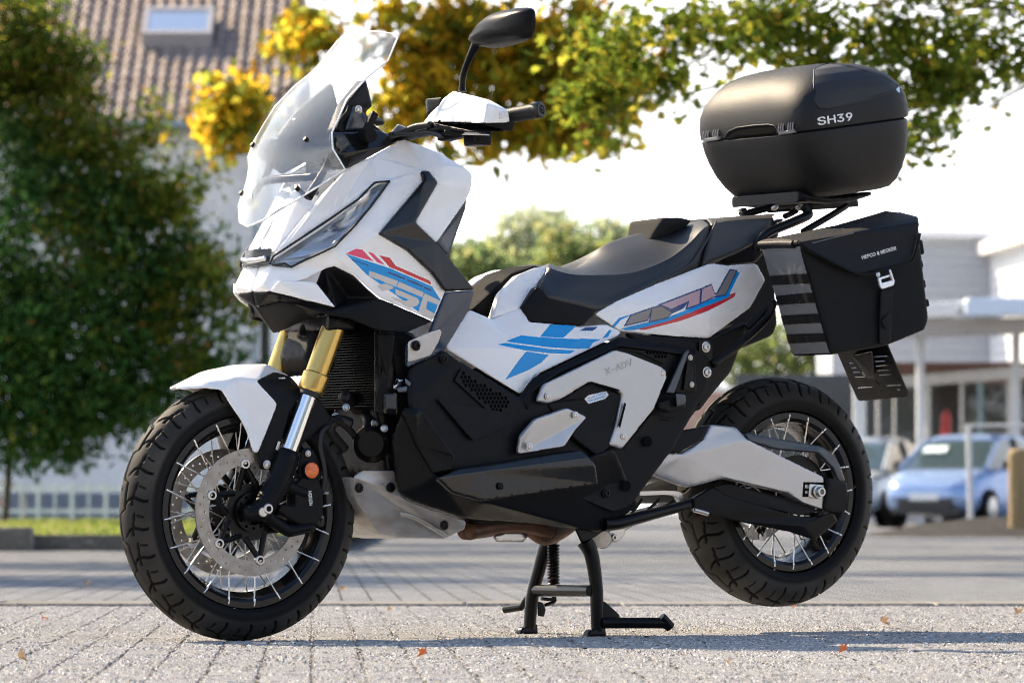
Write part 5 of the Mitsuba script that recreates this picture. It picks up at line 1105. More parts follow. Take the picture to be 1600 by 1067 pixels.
film('tail_letter_ground', M("-981.5 173.2 741.5 -1009.1 176.4 747.8 -1120 181.8 771.2 -1199.2 181.8 793.3 -1312 163 829.7 -1332.7 148.4 890.7 -1367.1 144 887.8 -1323.6 160.1 836 -1219.7 179 801.2 -1120.5 181 766.4 -1021.8 175.6 741.3 -992.6 174.4 736.9"), 'tail', 'decal_blue', label='blue outline of the tail letters')
film('tail_band', M("-997.8 175.5 744.7 -1119.9 181.9 772.2 -1220.9 177.5 807.6 -1323.9 159.8 838 -1323.7 160 826.2 -1218.7 180.3 795.8 -1121 180.4 762.5 -1022.2 175 738.4 -992.6 174.4 736.9"), 'tail', 'decal_blue', .0011)
def outlined(P, m, w=.0032):
    g = sg.Polygon([(p[0], p[2]) for p in P]).buffer(w, join_style=2); y_ = float(np.mean(P[:, 1]))
    bk('tail_letter_outline', drape(np.array([(a, y_, c) for a, c in list(g.exterior.coords)[:-1]]), 'tail', .0014), 'decal_navy', True)
    bk('tail_letter', drape(P, 'tail', .0020), m, True)
outlined(M("-995.1 175 750.5 -1009.6 175.8 772.5 -1064.5 183.1 790.4 -1054.9 179.7 763.6"), 'decal_grey')
outlined(M("-1067.3 183.4 791.4 -1093.2 185.2 796.8 -1124.7 183.6 782 -1114 181.7 771.1 -1064.3 179.3 760.4"), 'decal_grey')
outlined(M("-1093.2 185.1 800.6 -1223.7 169.8 840.6 -1214.2 178.2 806 -1174.1 182.7 795.2 -1183.6 178.3 812.6 -1123.7 184.9 791.6"), 'decal_rose')
film('tail_letter', M("-1117.9 184.6 789.1 -1180 179 810.1 -1161 183.9 792.5 -1119.3 182.7 777"), 'tail', 'decal_navy', .0016)
outlined(M("-1230.4 169.1 842.3 -1261.3 164.8 853 -1267.6 168.7 831.9 -1277.4 168 829.7 -1248.6 173.4 819.1 -1221.3 177 809.6"), 'decal_rose')
outlined(M("-1332.9 148.2 891.7 -1353.6 145.4 890.3 -1305.3 163.7 831.5 -1273.4 169.1 826.7"), 'decal_grey')
film('tail_letter', M("-956.1 171 747.4 -977.1 171 767.1 -1009.8 175.5 775.9 -1007 175.3 773.4 -982.3 172.2 762.4 -965.2 170.9 745.2"), 'tail', 'decal_blue', .0010)

# ---------------- dark side bodywork
body = facets("a b c d e f g h i j k l m n o p q", M("-356.6 186 637.3 -419.3 190 665.2 -451.4 188 682.7 -494.6 194 654.5 -643.7 196 583.4 -669.8 196 572.3 -704.8 194 615.4 -963.7 192 717.7 -1201.4 190 695.7 -1247.6 186 673.2 -1238.1 188 610.6 -1141.1 192 469.4 -993 196 311.1 -942.2 200 298.8 -633.8 210 397.3 -448.3 212 371 -342.4 204 552.5"),
              "a b c d q|d e f o q|f g h o|h i j k l o|l m n o|o p q", .012)
bk('side_cover', soft(body, .012, 2), 'black_plastic', 60, True)
# honeycomb grille behind a rim
def grille(name, P, cell, y0):
    g = sg.Polygon([(p[0], p[2]) for p in P]); x0, z0, x1, z1 = g.bounds; hs = []
    i = 0; z = z0
    while z < z1:
        x = x0 + (cell / 2 if i % 2 else 0)
        while x < x1:
            c = sg.Point(x, z).buffer(cell * .44, quad_segs=2)
            if g.buffer(-cell * .3).contains(c): hs.append(np.array([(a, y0(a, b), b) for a, b in list(c.exterior.coords)[:-1]]))
            x += cell
        z += cell * .87; i += 1
    bk(name, slab(P, .004, None, hs), 'black_plastic_fine', False)
def plane_y(P):
    A = np.c_[P[:, 0], P[:, 2], np.ones(len(P))]; k = np.linalg.lstsq(A, P[:, 1], rcond=None)[0]
    return lambda x, z: float(k[0] * x + k[1] * z + k[2])
gp = M("-492.5 202.6 637.3 -635.9 204.2 572.9 -634.5 206 542.2 -590.6 207.8 520.6 -473.3 204.4 608.2"); yy = plane_y(gp); gp[:, 1] = [yy(a, c) for a, _, c in gp]
grille('side_grille', gp, .011, yy)
bk('lower_crease', soft(facets("a b c d e", M("-416.5 212 565.1 -511.7 220 469.5 -632.3 212 531.9 -629.5 216 507.9 -515.9 220 466.2"), "a b c|b e d c", .006), .008, 1), 'black_plastic', 30)
gp = M("-960.9 196.7 692.5 -1034.5 196.3 710.9 -1128.4 196 701.1 -1094.1 196.5 657.6 -1016.6 196.6 684.3"); yy = plane_y(gp); gp[:, 1] = [yy(a, c) for a, _, c in gp]
grille('side_grille', gp, .010, yy)
bk('side_rail', soft(facets("a b c d e f g h i j", M("-669.8 196 569.3 -699.6 196 615.3 -960.8 196 720.7 -1194.5 194 697.1 -1186 200 678.1 -1184 200 703 -953.4 206 698.7 -776.6 209 634.4 -697.8 209 587.6 -683.1 206 541.9"), "a b i j|b c g h i|c d e g", .012), .007, 2), 'black_plastic_fine', 30)
# silver covers
c1 = M("-700.4 219.2 562.4 -720.9 217.8 601.9 -935 212 687.6 -970.9 211.5 681 -1083.6 210.6 646.8 -1094.4 210.9 628.8 -1054.8 213.6 552.2 -951.3 218.1 450.1 -913.8 218.4 459.9 -935.8 216.8 507.5 -955.9 214.5 579.8 -942.4 214.4 590.5 -856.3 215.4 610.1 -770.8 217.9 566.7 -732.6 218.8 557")
A_ = np.c_[c1[:, 0], c1[:, 2], np.ones(len(c1))]; k_ = np.linalg.lstsq(A_, c1[:, 1], rcond=None)[0]; c1[:, 1] = A_ @ k_
cov1 = slab(c1, .012)
cov1 = soft(cov1, .007, 2); MESH['cov1'] = cov1
bk('upper_silver_cover', cov1, 'silver_paint', 60, label='large angular silver engine cover')
cov2 = soft(facets("a b c d e f g", M("-636.7 230 435.9 -645.5 236 479.8 -687.6 232 519.3 -784.1 226 546.8 -849.1 218 526.8 -810.2 224 495.6 -772.6 232 455.9"), "a b c d e f g", .012), .007, 2)
bk('lower_silver_cover', cov2, 'silver_paint', 60, label='small angular silver engine cover')
for q in ("-729.8 222 574.1", "-1079.5 211 634.4", "-956.2 219 480.4", "-664.2 239 454.4", "-806.4 228 530.6"):
    bk('cover_bolt', bolt(M(q)[0], NY, .0068, .003), 'bolt_steel', 30)
bk('cover_slot', slab(M("-955.9 222 561.7 -961.3 222 558.2 -941.8 224 500.3 -936.5 224 506"), .001, NY), 'black_hole', False)
bk('cover_slot', slab(M("-857.8 222 610.8 -943.9 220 592.6 -939.5 220 588.2 -856 222 606.4"), .001, NY), 'black_hole', False)
mid = soft(facets("a b c d e f g h", M("-741.3 206 555.9 -778 210 566.3 -862.1 210 608.9 -959.1 208 580 -938.2 212 507.6 -918.8 214 457.1 -888.8 216 428.2 -814.9 220 470.6"), "a b c d e h|e f g h", .012), .008, 2)
MESH['mid'] = mid
bk('centre_cover', mid, 'black_plastic', 30)
lb = M("-846.4 208.4 570 -858.2 209.3 578.7 -910.2 208.9 588.7 -918.4 208.5 580.9 -908.3 207.8 570.7 -859.3 207.7 557.9")
film('transmission_badge', lb, 'mid', 'decal_white', .0012)
tl = M("-857.4 207.9 570.1 -908.5 208.7 582.2 -857.7 207.5 561.5 -909.1 207.9 574.3")
for s_, i_ in (('Dual Clutch', 0), ('Transmission', 2)):
    r_ = tl[i_ + 1] - tl[i_]
    bk('badge_lettering', text_on(s_, .0055, tl[i_] + NY * .0016, r_, np.array([0, 0, 1.0]), .0005, True, np.linalg.norm(r_)), 'decal_blue', False)
xt = M("-906.3 214.1 626 -988.5 212 652.5")
bk('cover_lettering', text_on('X-ADV', .016, xt[0] + NY * .0006, xt[1] - xt[0], np.array([0.1, 0, 1.0]), .0006, True, np.linalg.norm(xt[1] - xt[0])), 'silver_letter', False)
# pillion peg bracket, rear frame covers
bk('frame_cover', soft(facets("a b c d e f g h", M("-1000.2 176 730.6 -1209.3 178 717.9 -1252.6 176 719.4 -1390.7 150 765.5 -1383.7 148 742 -1331.6 155 640.5 -1266.4 166 586.1 -1218.4 174 542.2"), "a b h|b c g h|c d e f g", .02), .010, 2), 'black_plastic', 60, True)
bk('bag_bracket', soft(slab(M("-1209.5 186 716 -1251.2 186 715.1 -1253.2 186 652 -1207.2 186 594.9"), .005, NY), .006, 1), 'black_metal', 30)
for q in ("-1228 188 700.7", "-1230.8 188 639.3"): bk('bracket_bolt', bolt(M(q)[0], NY, .0105, .007), 'bolt_steel', 30)
peg = facets("a b c d e f", M("-1151 200 686.5 -1167.6 200 696.7 -1192 198 683.9 -1193.9 198 591.2 -1125.1 204 583.6 -1094.7 206 586.5"), "a b c d e f", .025)
bk('peg_hanger', soft(peg, .008, 2), 'black_plastic_fine', 60, True)
bk('peg_hanger_face', soft(slab(M("-1147.6 210 686.2 -1162.1 210 693.1 -1109.9 216 583.2 -1087.2 216 586.9"), .006, NY), .006, 1), 'dark_gloss', 30)
bk('peg_hanger_face', soft(slab(M("-1156.6 209 666.5 -1173.2 209 650.3 -1173.9 209 597.4 -1144.1 209 593.7"), .006, NY), .006, 1), 'black_metal', 30)
for q in ("-1162.6 212 673.2", "-1166.7 212 607.8"): bk('hanger_bolt', bolt(M(q)[0], NY, .0055, .004), 'bolt_steel', 30)
bk('pillion_peg', soft(hull(M("-1059.5 220 562.8 -1139.9 220 583.5 -1144 220 552.3 -1094.4 220 538.5 -1057.4 220 548 -1074.5 200 563.3 -1155 200 584.1 -1159.1 200 552.7 -1109.5 200 539 -1072.4 200 548.5")), .008, 2), 'black_plastic_fine', 60, True)
bk('pillion_peg_pad', soft(hull(M("-1099.6 235 586.1 -1130.6 235 583.2 -1131.8 235 560.1 -1103.7 235 551.6 -1111 220 586.5 -1141.9 220 583.6 -1143.2 220 560.5 -1115 220 551.9")), .006, 2), 'dark_gloss', 30)
bk('frame_plate', soft(facets("a b c d e f g h i", M("-965.9 200 447.4 -1056 200 536.8 -1116.6 196 524.3 -1200.4 184 551.8 -1225.8 178 565.4 -1187.1 174 522 -1128.6 180 498.2 -1091.8 185 444.7 -1034.6 190 383.5"), "a b c g|c d e f g|g h i a", .015), .010, 2), 'black_plastic', 60, True)
bk('frame_plug', lathe([(0, 0), (.013, 0), (.012, .002), (0, .0015)], M("-1039.4 204 469.2")[0], NY, 24), 'black_hole', 30)
bk('frame_plug', lathe([(0, 0), (.013, 0), (.012, .002), (0, .0015)], M("-973.8 206 361.6")[0], NY, 24), 'black_hole', 30)

# ---------------- lower body, skid plate, exhaust
pod = facets("a b c d e f g h i j", M("-301.8 234 531.5 -315.3 238 545 -349.1 242 541.2 -353.8 244 538.6 -436.6 256 433.2 -442.9 254 424.8 -441.6 250 397.9 -384.4 244 388.6 -339.7 238 458 -330.1 252 524.8"), "a b j|b c j|c d j|a j i|j d e i|i e f g h", .02)
bk('leg_bumper', soft(pod, .008, 2), 'black_plastic_fine', 60, True)
low2 = facets("a b c d e f g h i j k l m n", M("-332.9 206 550.7 -314 216 528.5 -391.3 234 388.7 -302.3 190 471.1 -324.9 190 340.7 -350.7 190 324.8 -530.2 170 280.8 -712.2 165 271.9 -926 170 249.6 -1033.7 180 314.2 -927.6 220 452.2 -439.3 225 418.9 -520.2 250 324.9 -394.4 244 379.1"),
              "a b d|b n d|n m g f e d|m k i h g|k j i|b c n", .02)
bk('belly_panel', soft(low2, .012, 2), 'black_plastic_fine', 60, True)
fbd = facets("a b c d e f g h i j", M("-376.6 270 379.4 -438.9 264 398.3 -548.2 266 410.5 -808.7 254 447.1 -843.2 262 412 -857.1 254 365.9 -504.8 272 324.8 -423.2 268 342.9 -504.8 272 394.3 -816.3 262 428.1"), "a b i|b c j i|c d j|d e j|a i h|i j e f g h", .02)
bk('footboard_trim', soft(fbd, .008, 2), 'gloss_black', 60, True, label='glossy black footboard trim')
bk('footboard', soft(hull(np.vstack([M("-435.1 260 398.3 -811.6 250 445.6"), M("-435.1 260 398.3 -811.6 250 445.6") * [1, .78, 1], M("-435.2 260 383.4 -811.6 250 428.2")])), .012, 1), 'black_plastic', 60, True)
bk('trim_bolt', bolt(M("-555.7 274 360.2")[0], NY, .007, .004), 'black_metal', 30)
bk('belly_bolt', bolt(M("-915.3 204 344.2")[0], NY, .009, .006), 'black_metal', 30)
skid = facets("a b c d e f g h i j k", M("-236.9 130 380.7 -258 130 396.2 -342.4 145 396.5 -349.5 145 351.6 -379.3 145 324.9 -544.1 150 277.6 -547.6 145 260.3 -516 110 236.5 -392.7 90 236.8 -344.3 80 244.4 -253.6 105 331.2"), "a b c d e f g h i j k", .006)
bk('skid_plate', soft(skid, .008, 2), 'skid_aluminium', 30, True, label='scratched bare metal skid plate')
bk('skid_plate_front', soft(hull(np.vstack([M("-236.9 130 380.7 -253.6 105 331.2 -344.3 80 244.4 -392.7 90 236.8") * [1, s, 1] + np.array([dx, 0, 0]) for s in (1, -1) for dx in (0, -.006)])), .02, 1), 'skid_aluminium', 30)
for q in ("-249 134 355.7", "-330.1 147 356.9", "-484.1 144 268.5"): bk('skid_bolt', bolt(M(q)[0], NY, .0095, .005), 'black_metal', 30)
bk('skid_rib', tube(M("-364.7 136 295.4 -403.6 136 287.4 -508.6 116 244.1"), .006, 8), 'skid_aluminium', True)
bk('exhaust_pipe', tube(M("-586.2 80 257.3 -666.5 60 262.5 -734 40 273.3 -794.2 50 265 -834.3 60 242.9 -889.4 40 253.7 -959.2 0 275.6"), .024, 16), 'rusty_pipe', True, label='rusty brown exhaust pipe')
bk('exhaust_pipe', tube(M("-578.5 110 252 -685.4 90 268 -772.8 80 267.8 -847.4 70 251.2"), .020, 16), 'rusty_pipe', True)
bk('oil_filter_housing', soft(hull(M("-672.8 70 243.5 -712.8 70 251.5 -766.5 70 251.4 -779.9 70 240.4 -766.5 70 226.8 -686.1 70 227.1 -743 -30 242.8 -837.6 -30 250.9 -837.6 -30 226 -756.5 -30 226.3")), .008, 2), 'steel', 30)
bk('engine_front', soft(hull(np.vstack([M("-229.6 100 572.4 -324.3 110 573.4 -358.4 120 489 -363.6 120 383.3 -241.8 120 382.9 -244.9 100 471.4") * [1, s, 1] - np.array([.10, 0, 0]) for s in (1, -1)])), .02, 1), 'black_metal', 60)
bk('fork_shroud', soft(hull(np.vstack([M("-128.2 60 755.2 -184.5 60 756.3 -170.6 60 629.2 -107.4 60 616.5 -89.9 60 663.2") * [1, s, 1] - np.array([.06, 0, 0]) for s in (1, -1)])), .02, 1), 'black_plastic', 60)
bk('crankcase', soft(hull(np.vstack([M("-348.9 140 480 -362.3 130 340.9 -611.2 120 265.5 -879 120 281.4 -905.8 130 517.5 -538.2 130 622.1") * [1, s, 1] for s in (1, -1)])), .03, 1), 'black_metal', 30)
bk('frame_down_tube', tube(M("-337.8 90 548.5 -358.3 90 472.4 -378.8 90 387.7"), .018, 12), 'black_metal', True); bk('frame_down_tube', tube(M("-458.6 -90 552.7 -479.4 -90 475.3 -500.3 -90 389.1"), .018, 12), 'black_metal', True)
bk('coolant_hose', tube(M("-269.3 40 574 -323.3 20 541 -334 50 515.1 -308.9 80 480.6"), .016, 12), 'hose_rubber', True)
bk('coolant_hose', tube(M("-263.1 80 505.6 -229.3 70 513.8 -215.7 60 488.5 -262.8 50 446.7"), .014, 12), 'hose_rubber', True)
bk('oil_cooler_pipe', tube(M("-319.4 140 585.5 -343.2 150 594.1 -346.6 160 610.8"), .008, 10), 'chrome', True)
bk('horn', lathe([(0, 0), (.042, 0), (.045, .006), (.042, .022), (.03, .03), (0, .03)], M("-321 100 459.3")[0] - NY * .02, (.6, .8, 0), 28), 'black_metal', 30)
for q in ("-262.2 60 544.8", "-316.4 140 495.2", "-231.8 60 523.3", "-322.5 90 508.1"): bk('engine_bolt', bolt(M(q)[0], (.5, .85, .2), .007, .005), 'bolt_steel', 30)
# radiator
rx = M("-296.5 140 640")[0][0] - .012
for i in range(36):
    z = .545 + i * .0065
    if z < .775: pass
fins = cat([box([rx, 0, .548 + i * .0062], [.030, .28, .0016]) for i in range(36)])
bk('radiator', box([rx - .004, 0, .66], [.020, .285, .235]), 'black_hole', False)
add(f'{MC}__radiator__fins', fins, 'black_metal', False, BIKE)
bk('radiator_tank', soft(box([rx, .15, .66], [.04, .025, .26]), .01, 1), 'black_metal', 60, True)
strip = facets("a b c d e f g h i", M("-274.8 170 716.8 -316.2 186 717.2 -312.7 186 681.3 -300.1 180 609.7 -291.2 176 571.9 -295.2 170 521.5 -279.7 160 529.9 -276.8 162 571.9 -291.7 166 631"), "a b c d i|d e h i|e f g h", .012)
bk('radiator_shroud', soft(strip, .008, 2), 'black_plastic_fine', 60, True)
bk('inner_cover', soft(hull(np.vstack([M("-229.7 130 731.8 -293.9 140 724.3 -343.2 150 598.3 -368.7 150 547.9 -365.4 140 429.7 -287.3 120 387.2") * [1, s, 1] - np.array([.11, 0, 0]) for s in (1, -1)])), .03, 1), 'black_plastic', 30)
bk('side_bottle', soft(hull(M("-283 185 575.7 -321.5 188 577.8 -322.8 188 525.6 -283 185 528.6 -306.5 150 576.6 -347.2 150 578.8 -348.5 150 526.4 -306.6 150 529.4")), .008, 2), 'gloss_black', 30)
bk('side_bottle_cap', soft(hull(M("-318.7 188 589.5 -349.8 190 596 -352.7 190 579.8 -321.5 188 577.8 -337.6 160 590.3 -370.2 160 596.8 -373.1 160 580.6")), .006, 2), 'navy_gloss', 30)
bk('side_clip', soft(hull(M("-337.8 194 613.2 -357.3 194 600.7 -355.3 194 589.9 -339 194 599.8 -347.2 180 613.7 -366.8 180 601.1 -364.8 180 590.3")), .005, 1), 'navy_gloss', 30)
bk('cover_screw', bolt(M("-446.6 198 659.4")[0], NY, .009, .006), 'black_metal', 30)

# ---------------- swing arm, chain guards, rear frame
swing = facets("a b c d e f g h i j k l m n o p q", M("-1068.9 155 396.3 -1114.1 158 445.1 -1165.9 158 441.1 -1240.9 158 475.8 -1271.3 154 514.4 -1351.5 152 507.8 -1380.3 160 476.8 -1631.1 144 385.8 -1635.4 144 367.2 -1632.5 142 304.6 -1563.8 146 321.5 -1511.3 150 346.7 -1312.1 158 382 -1215.7 158 361.1 -1196.4 156 357.7 -1116.5 152 380.7 -1182.1 164 438.8"),
              "a b c q|c d q|d e f g q|q g h i j k l m n|q n o p a", .045)
swing = soft(swing, .009, 2); MESH['swing'] = swing
bk('swing_arm', swing, 'silver_paint', 60, label='angular silver swing arm')
bk('swing_arm', soft(box([-1.42, -.13, .36], [.42, .04, .08]), .01, 2), 'silver_paint', 30)
bk('axle_plate', soft(slab(M("-1577.7 153 368.7 -1616.5 153 367.1 -1613.4 153 331 -1574.6 153 336.7"), .008, NY), .006, 1), 'bolt_steel', 30)
bk('axle_slot', slab(M("-1562.9 150 373.4 -1628.3 149 372.3 -1627 149 366.2 -1565.9 150 367 -1565.8 150 358.6 -1575.7 150 356.9 -1575.7 150 351.9 -1565.8 150 351.8 -1565.8 150 344.4 -1575.7 150 344.4 -1575.7 150 336.7 -1560.6 150 336.7"), .002, NY), 'black_hole', False)
an = M("-1602.4 156 349.2")[0]
bk('rear_axle_nut', lathe([(0, 0), (.0165, 0), (.0165, .004), (.0125, .005), (.0125, .014), (.011, .016), (.007, .016), (.0065, .006), (0, .006)], an, NY, 6 * 4), 'bolt_steel', 30)
bk('rear_axle', rod([-1.59, -.15, .3491], [-1.59, .15, .3491], .012, 20), 'steel', 30)
cgu = facets("a b c d e f g h i j k", M("-1396.9 125 495.8 -1494.9 125 481.4 -1640.9 120 464 -1684.3 120 440.5 -1706 120 410 -1721.2 120 374.3 -1692.8 120 376 -1676.7 124 409.8 -1627.4 126 448.6 -1490.9 130 456.1 -1405.7 130 475.7"), "a b j k|b c i j|c d e h i|e f g h", .014)
bk('chain_guard', soft(cgu, .008, 2), 'dark_gloss', 30)
bk('axle_guard', soft(facets("a b c d e f g h", M("-1637.8 148 385.8 -1709.9 142 372.5 -1710.8 142 352.1 -1707.6 142 318.2 -1700.5 140 296.1 -1660.3 144 299.5 -1626.8 148 304.6 -1638.3 150 365.5"), "a b c h|c d e f g h", .02), .008, 2), 'black_plastic', 60)
cgl = facets("a b c d e f g h i j k l m", M("-1226.7 138 331.2 -1291.1 136 361.3 -1337.4 136 338.1 -1487.5 134 304.6 -1566.2 132 287.7 -1636.9 130 291.1 -1671.6 130 301.2 -1692.1 126 277.5 -1618.3 126 227.5 -1526.3 128 250.7 -1359.9 134 277.9 -1230.9 138 301.3 -1570 138 264.1"), "a b c l|c d k l|d e m k|e f m|f g h m|h i m|i j k m", .02)
bk('lower_chain_guard', soft(cgl, .008, 2), 'black_plastic_fine', 30)
bk('lower_chain_guard', soft(slab(M("-1294.2 132 361.4 -1336.3 132 368.1 -1533.5 130 331.6 -1635.7 126 301.2 -1567.8 130 291.1 -1336.2 132 331.4"), .006, NY), .01, 1), 'black_plastic_fine', 30)
bk('swing_pivot_cover', soft(facets("a b c d e", M("-1100.1 174 444.9 -1165.2 170 496.6 -1260 166 510.8 -1231.8 170 475.6 -1153.8 174 441.6"), "a b c d e", .03), .009, 2), 'black_plastic', 60)
# chain runs
for z_, q in (("u", "-1100.8 90 344.4 -1204.7 90 344.6 -1267.4 90 318 -1629.8 90 284.3"), ("l", "-1084.3 90 361 -1208.9 90 384.6 -1651.7 90 393")):
    pp = spline(M(q), 30); lk = []
    for i in range(0, len(pp) - 2, 2):
        d = pp[i + 1] - pp[i]; L_ = np.linalg.norm(d)
        lk.append(box(pp[i], [.013, .016, .010]))
    bk('drive_chain', cat(lk), 'steel', False)
for q in ("-1225.7 142 304.7 -1248.7 142 299.7 -1269.6 142 294.7",): bk('guard_clip', tube(M(q), .006, 8), 'steel', True)

# ---------------- centre stand and side stand
def sd(name, mesh, smooth=35, **k): return bk(name, mesh, 'black_metal', smooth, **k)
nl = M("-898.4 140 228 -914.4 145 196.3 -924.5 150 126.4 -926.4 150 75.6 -928.4 150 12"); nl[-1, 2] = .012
sd('stand_leg', tube(nl, [.020, .018, .016, .016, .015], 16))
fl = M("-1001.2 -100 258.8 -982.9 -130 223.1 -969.3 -150 155 -960.1 -165 90.1 -955.6 -170 12"); fl[-1, 2] = .012
sd('stand_leg', tube(fl, [.020, .019, .016, .016, .015], 16))
for p in (nl[-1], fl[-1]): sd('stand_foot', soft(hull([p + np.array(q) for q in ((.038, -.014, -.011), (-.018, -.014, -.011), (.038, .014, -.011), (-.018, .014, -.011), (.030, -.012, .004), (-.016, -.012, .012), (.030, .012, .004), (-.016, .012, .012))]), .008, 1))
sd('stand_cross_bar', rod(*M("-964.5 -160 106.3 -910.7 150 110.7"), .0145, 16))
sd('stand_gusset', soft(slab(M("-932.9 160 85.2 -942.7 160 85.1 -982.4 165 53 -986.4 165 46.6 -978.5 165 38.8 -934.8 160 40.8"), .006, NY), .006, 1))
arm = M("-930.9 160 32.9 -974.8 170 32.6 -1023 185 32.2 -1091.3 200 31.7")
sd('stand_tang', tube(arm, .0135, 14))
sd('tang_tip', rod(*M("-1081.4 200 46.1 -1107.5 205 20.4"), .013, 12))
sd('stand_spring', cat([tube([np.array([0.013 * math.cos(a), .013 * math.sin(a), a * .0012]) for a in np.linspace(0, 26 * PI, 26 * 8)], .003, 5, smoothpath=False)]) .apply_translation(M("-963.7 -80 123.5")[0]))
ss = M("-740.3 170 269.6 -818 170 269.5 -899.9 165 272.5 -939.2 165 270.8")
sd('side_stand', tube(M("-927.9 175 269.3 -971.3 175 272.4 -1034.4 170 285 -1137.5 155 304.2 -1205.4 145 317"), [.017, .016, .015, .013, .013], 14))
sd('side_stand_hinge', soft(hull(M("-848.7 160 282 -942.9 160 288.3 -954.7 160 262.9 -911.3 160 237.6 -872.1 160 225.1 -848.6 160 266.2 -884.9 110 281.9 -979.6 110 288.2 -991.5 110 262.7 -947.9 110 237.3 -908.5 110 224.7")), .008, 2))
for a_, b_ in (("-1091.1 110 329.8 -1044.3 130 294.6", 0), ("-1150.7 100 329.9 -1088.1 130 297.8", 0), ("-1195.1 100 326.7 -1143.7 120 305.8", 0)): bk('side_stand_spring', tube(M(a_), .004, 8, smoothpath=False), 'black_metal', True)
bk('linkage', soft(hull(M("-1005.6 80 233.7 -1017.5 80 256.1 -1061.3 80 265.6 -1063.3 80 246.4 -1041.4 80 227.2 -1009.5 80 222.5 -1016.6 65 233.6 -1028.5 65 256 -1072.5 65 265.6 -1074.4 65 246.3 -1052.4 65 227.1 -1020.6 65 222.4")), .006, 1), 'steel', 30)
bk('linkage', rod(*M("-1037.7 20 233.4 -997.3 75 233.7"), .024, 20), 'steel', 30)
bk('linkage_bolt', bolt(M("-1024 82 237.5")[0], NY, .009, .009), 'bolt_steel', 30)
bk('swing_casting', soft(hull(M("-984.5 60 252.9 -1080.2 60 297.7 -1196.9 60 323.5 -1217.1 60 317.1 -1096.2 60 265.5 -1000.4 60 217.6 -1072.3 -60 252.3 -1169.1 -60 297.6 -1287.1 -60 323.7 -1307.6 -60 317.2 -1185.2 -60 265.1 -1088.3 -60 216.6")), .012, 1), 'steel', 30)
sd('stand_hook', tube(M("-1013.1 -200 85.9 -1045.2 -200 83.9 -1049.2 -200 93.7 -1053.2 -200 79 -1025.1 -200 69.5"), .0045, 8))
sd('gear_tip', rod(*M("-972 -300 57.1 -981.5 -240 64.4"), .009, 10)); sd('gear_arm', tube(M("-981.5 -240 64.4 -979.3 -220 82.7 -969.9 -190 96.2"), .008, 10))
sd('stand_block', soft(hull(M("-986.7 -180 79.9 -1002.7 -180 76.5 -1012.7 -180 60.1 -1006.7 -180 40.7 -986.7 -180 44.2 -1008.2 -210 79.3 -1024.2 -210 75.8 -1034.3 -210 59.4 -1028.2 -210 40 -1008.2 -210 43.4")), .006, 2))

# ---------------- muffler, number plate carrier, tail
def rrect(P, r=.012, k=4):
    out = []
    for i in range(len(P)):
        a, b, c = P[i - 1], P[i], P[(i + 1) % len(P)]
        p, q = b + (a - b) / np.linalg.norm(a - b) * r, b + (c - b) / np.linalg.norm(c - b) * r
        out += [(1 - t) ** 2 * p + 2 * t * (1 - t) * b + t * t * q for t in np.linspace(0, 1, k)]
    return np.array(out)
PX = -188
pc = M("-1900 -53.1 580.8 -1900 149.4 588.7 -1780 210.2 727.1 -1780 5.6 709.1")
def hole4(s): return M(s)
pn = np.cross(pc[1] - pc[0], pc[3] - pc[0]); pn /= np.linalg.norm(pn); pn = pn if pn[0] > 0 else -pn
def onplate(Q): return np.array([q + (pc[0] - q) @ pn * pn for q in Q])
HP = [M("-1870 -24 615.2 -1870 39.5 616.3 -1870 39.5 610.3 -1870 -22.4 609.1"), M("-1870 84.2 616.1 -1870 152.1 617.5 -1870 152.1 611.5 -1870 92.1 611.3"),
      M("-1850 -7.1 645.4 -1850 35.2 646.1 -1850 43.1 640 -1850 -4.5 639.6"), M("-1840 -2.7 657.5 -1840 31.7 657.8 -1840 38 651.9 -1840 1 651.4"), M("-1830 2.8 669.2 -1830 30.9 669.6 -1830 36.2 663.8 -1830 6 663.2"), M("-1820 7.8 680.7 -1820 31.1 681.1 -1820 35.3 675.4 -1820 11 674.6"),
      M("-1850 87.8 646.7 -1850 140.1 648.3 -1850 141.7 642.6 -1850 91 641.7"), M("-1840 93.8 658.1 -1840 146.1 659.6 -1840 148.2 654.3 -1840 95.9 653.1"), M("-1830 101.9 670.4 -1830 151.6 671.6 -1830 154.1 665.9 -1830 104 665"), M("-1820 111.6 681.6 -1820 156 682.9 -1820 158.6 677.2 -1820 113.2 676.3"), M("-1810 120.2 693.5 -1810 178.6 694.5 -1810 180.7 688.8 -1810 121.3 688.5"),
      M("-1860 62.4 630.7 -1860 67.6 630.6 -1860 78.1 610.5 -1860 73.4 610.5"), M("-1825 162.9 682.8 -1825 166.5 682.8 -1825 182 656 -1825 178.4 656"), M("-1850 151.6 652 -1850 154.7 652 -1850 171.2 624.1 -1850 167.6 624.2"), M("-1880 119.1 605.6 -1880 133.7 606 -1880 134.7 600.7 -1880 121.1 600.3"), M("-1880 -13.5 598.7 -1880 -9.3 602.6 -1880 -5.1 598.5"), M("-1880 54.1 600.1 -1880 59.4 604.1 -1880 64.6 600")]
bk('number_plate_carrier', slab(rrect(onplate(pc)), .004, pn, [onplate(h) for h in HP]), 'black_plastic_fine', False, label='empty slotted black number plate carrier')
bk('plate_arm', soft(hull(np.vstack([M("-1800 46.9 691.8 -1800 128.4 701.4 -1840 89.5 634.9 -1840 58 635.5 -1830 54.6 652.1"), M("-1720 145.8 688.1 -1720 226.5 697.7 -1820 114.1 634.1 -1820 82.6 634.8")])), .008, 2), 'black_plastic', 60)
bk('plate_bolt', bolt(M("-1820 89 651.9")[0], pn, .008), 'bolt_steel', 30)
bk('plate_bolt', bolt(M("-1820 73.2 648.3")[0], pn, .006), 'bolt_steel', 30)
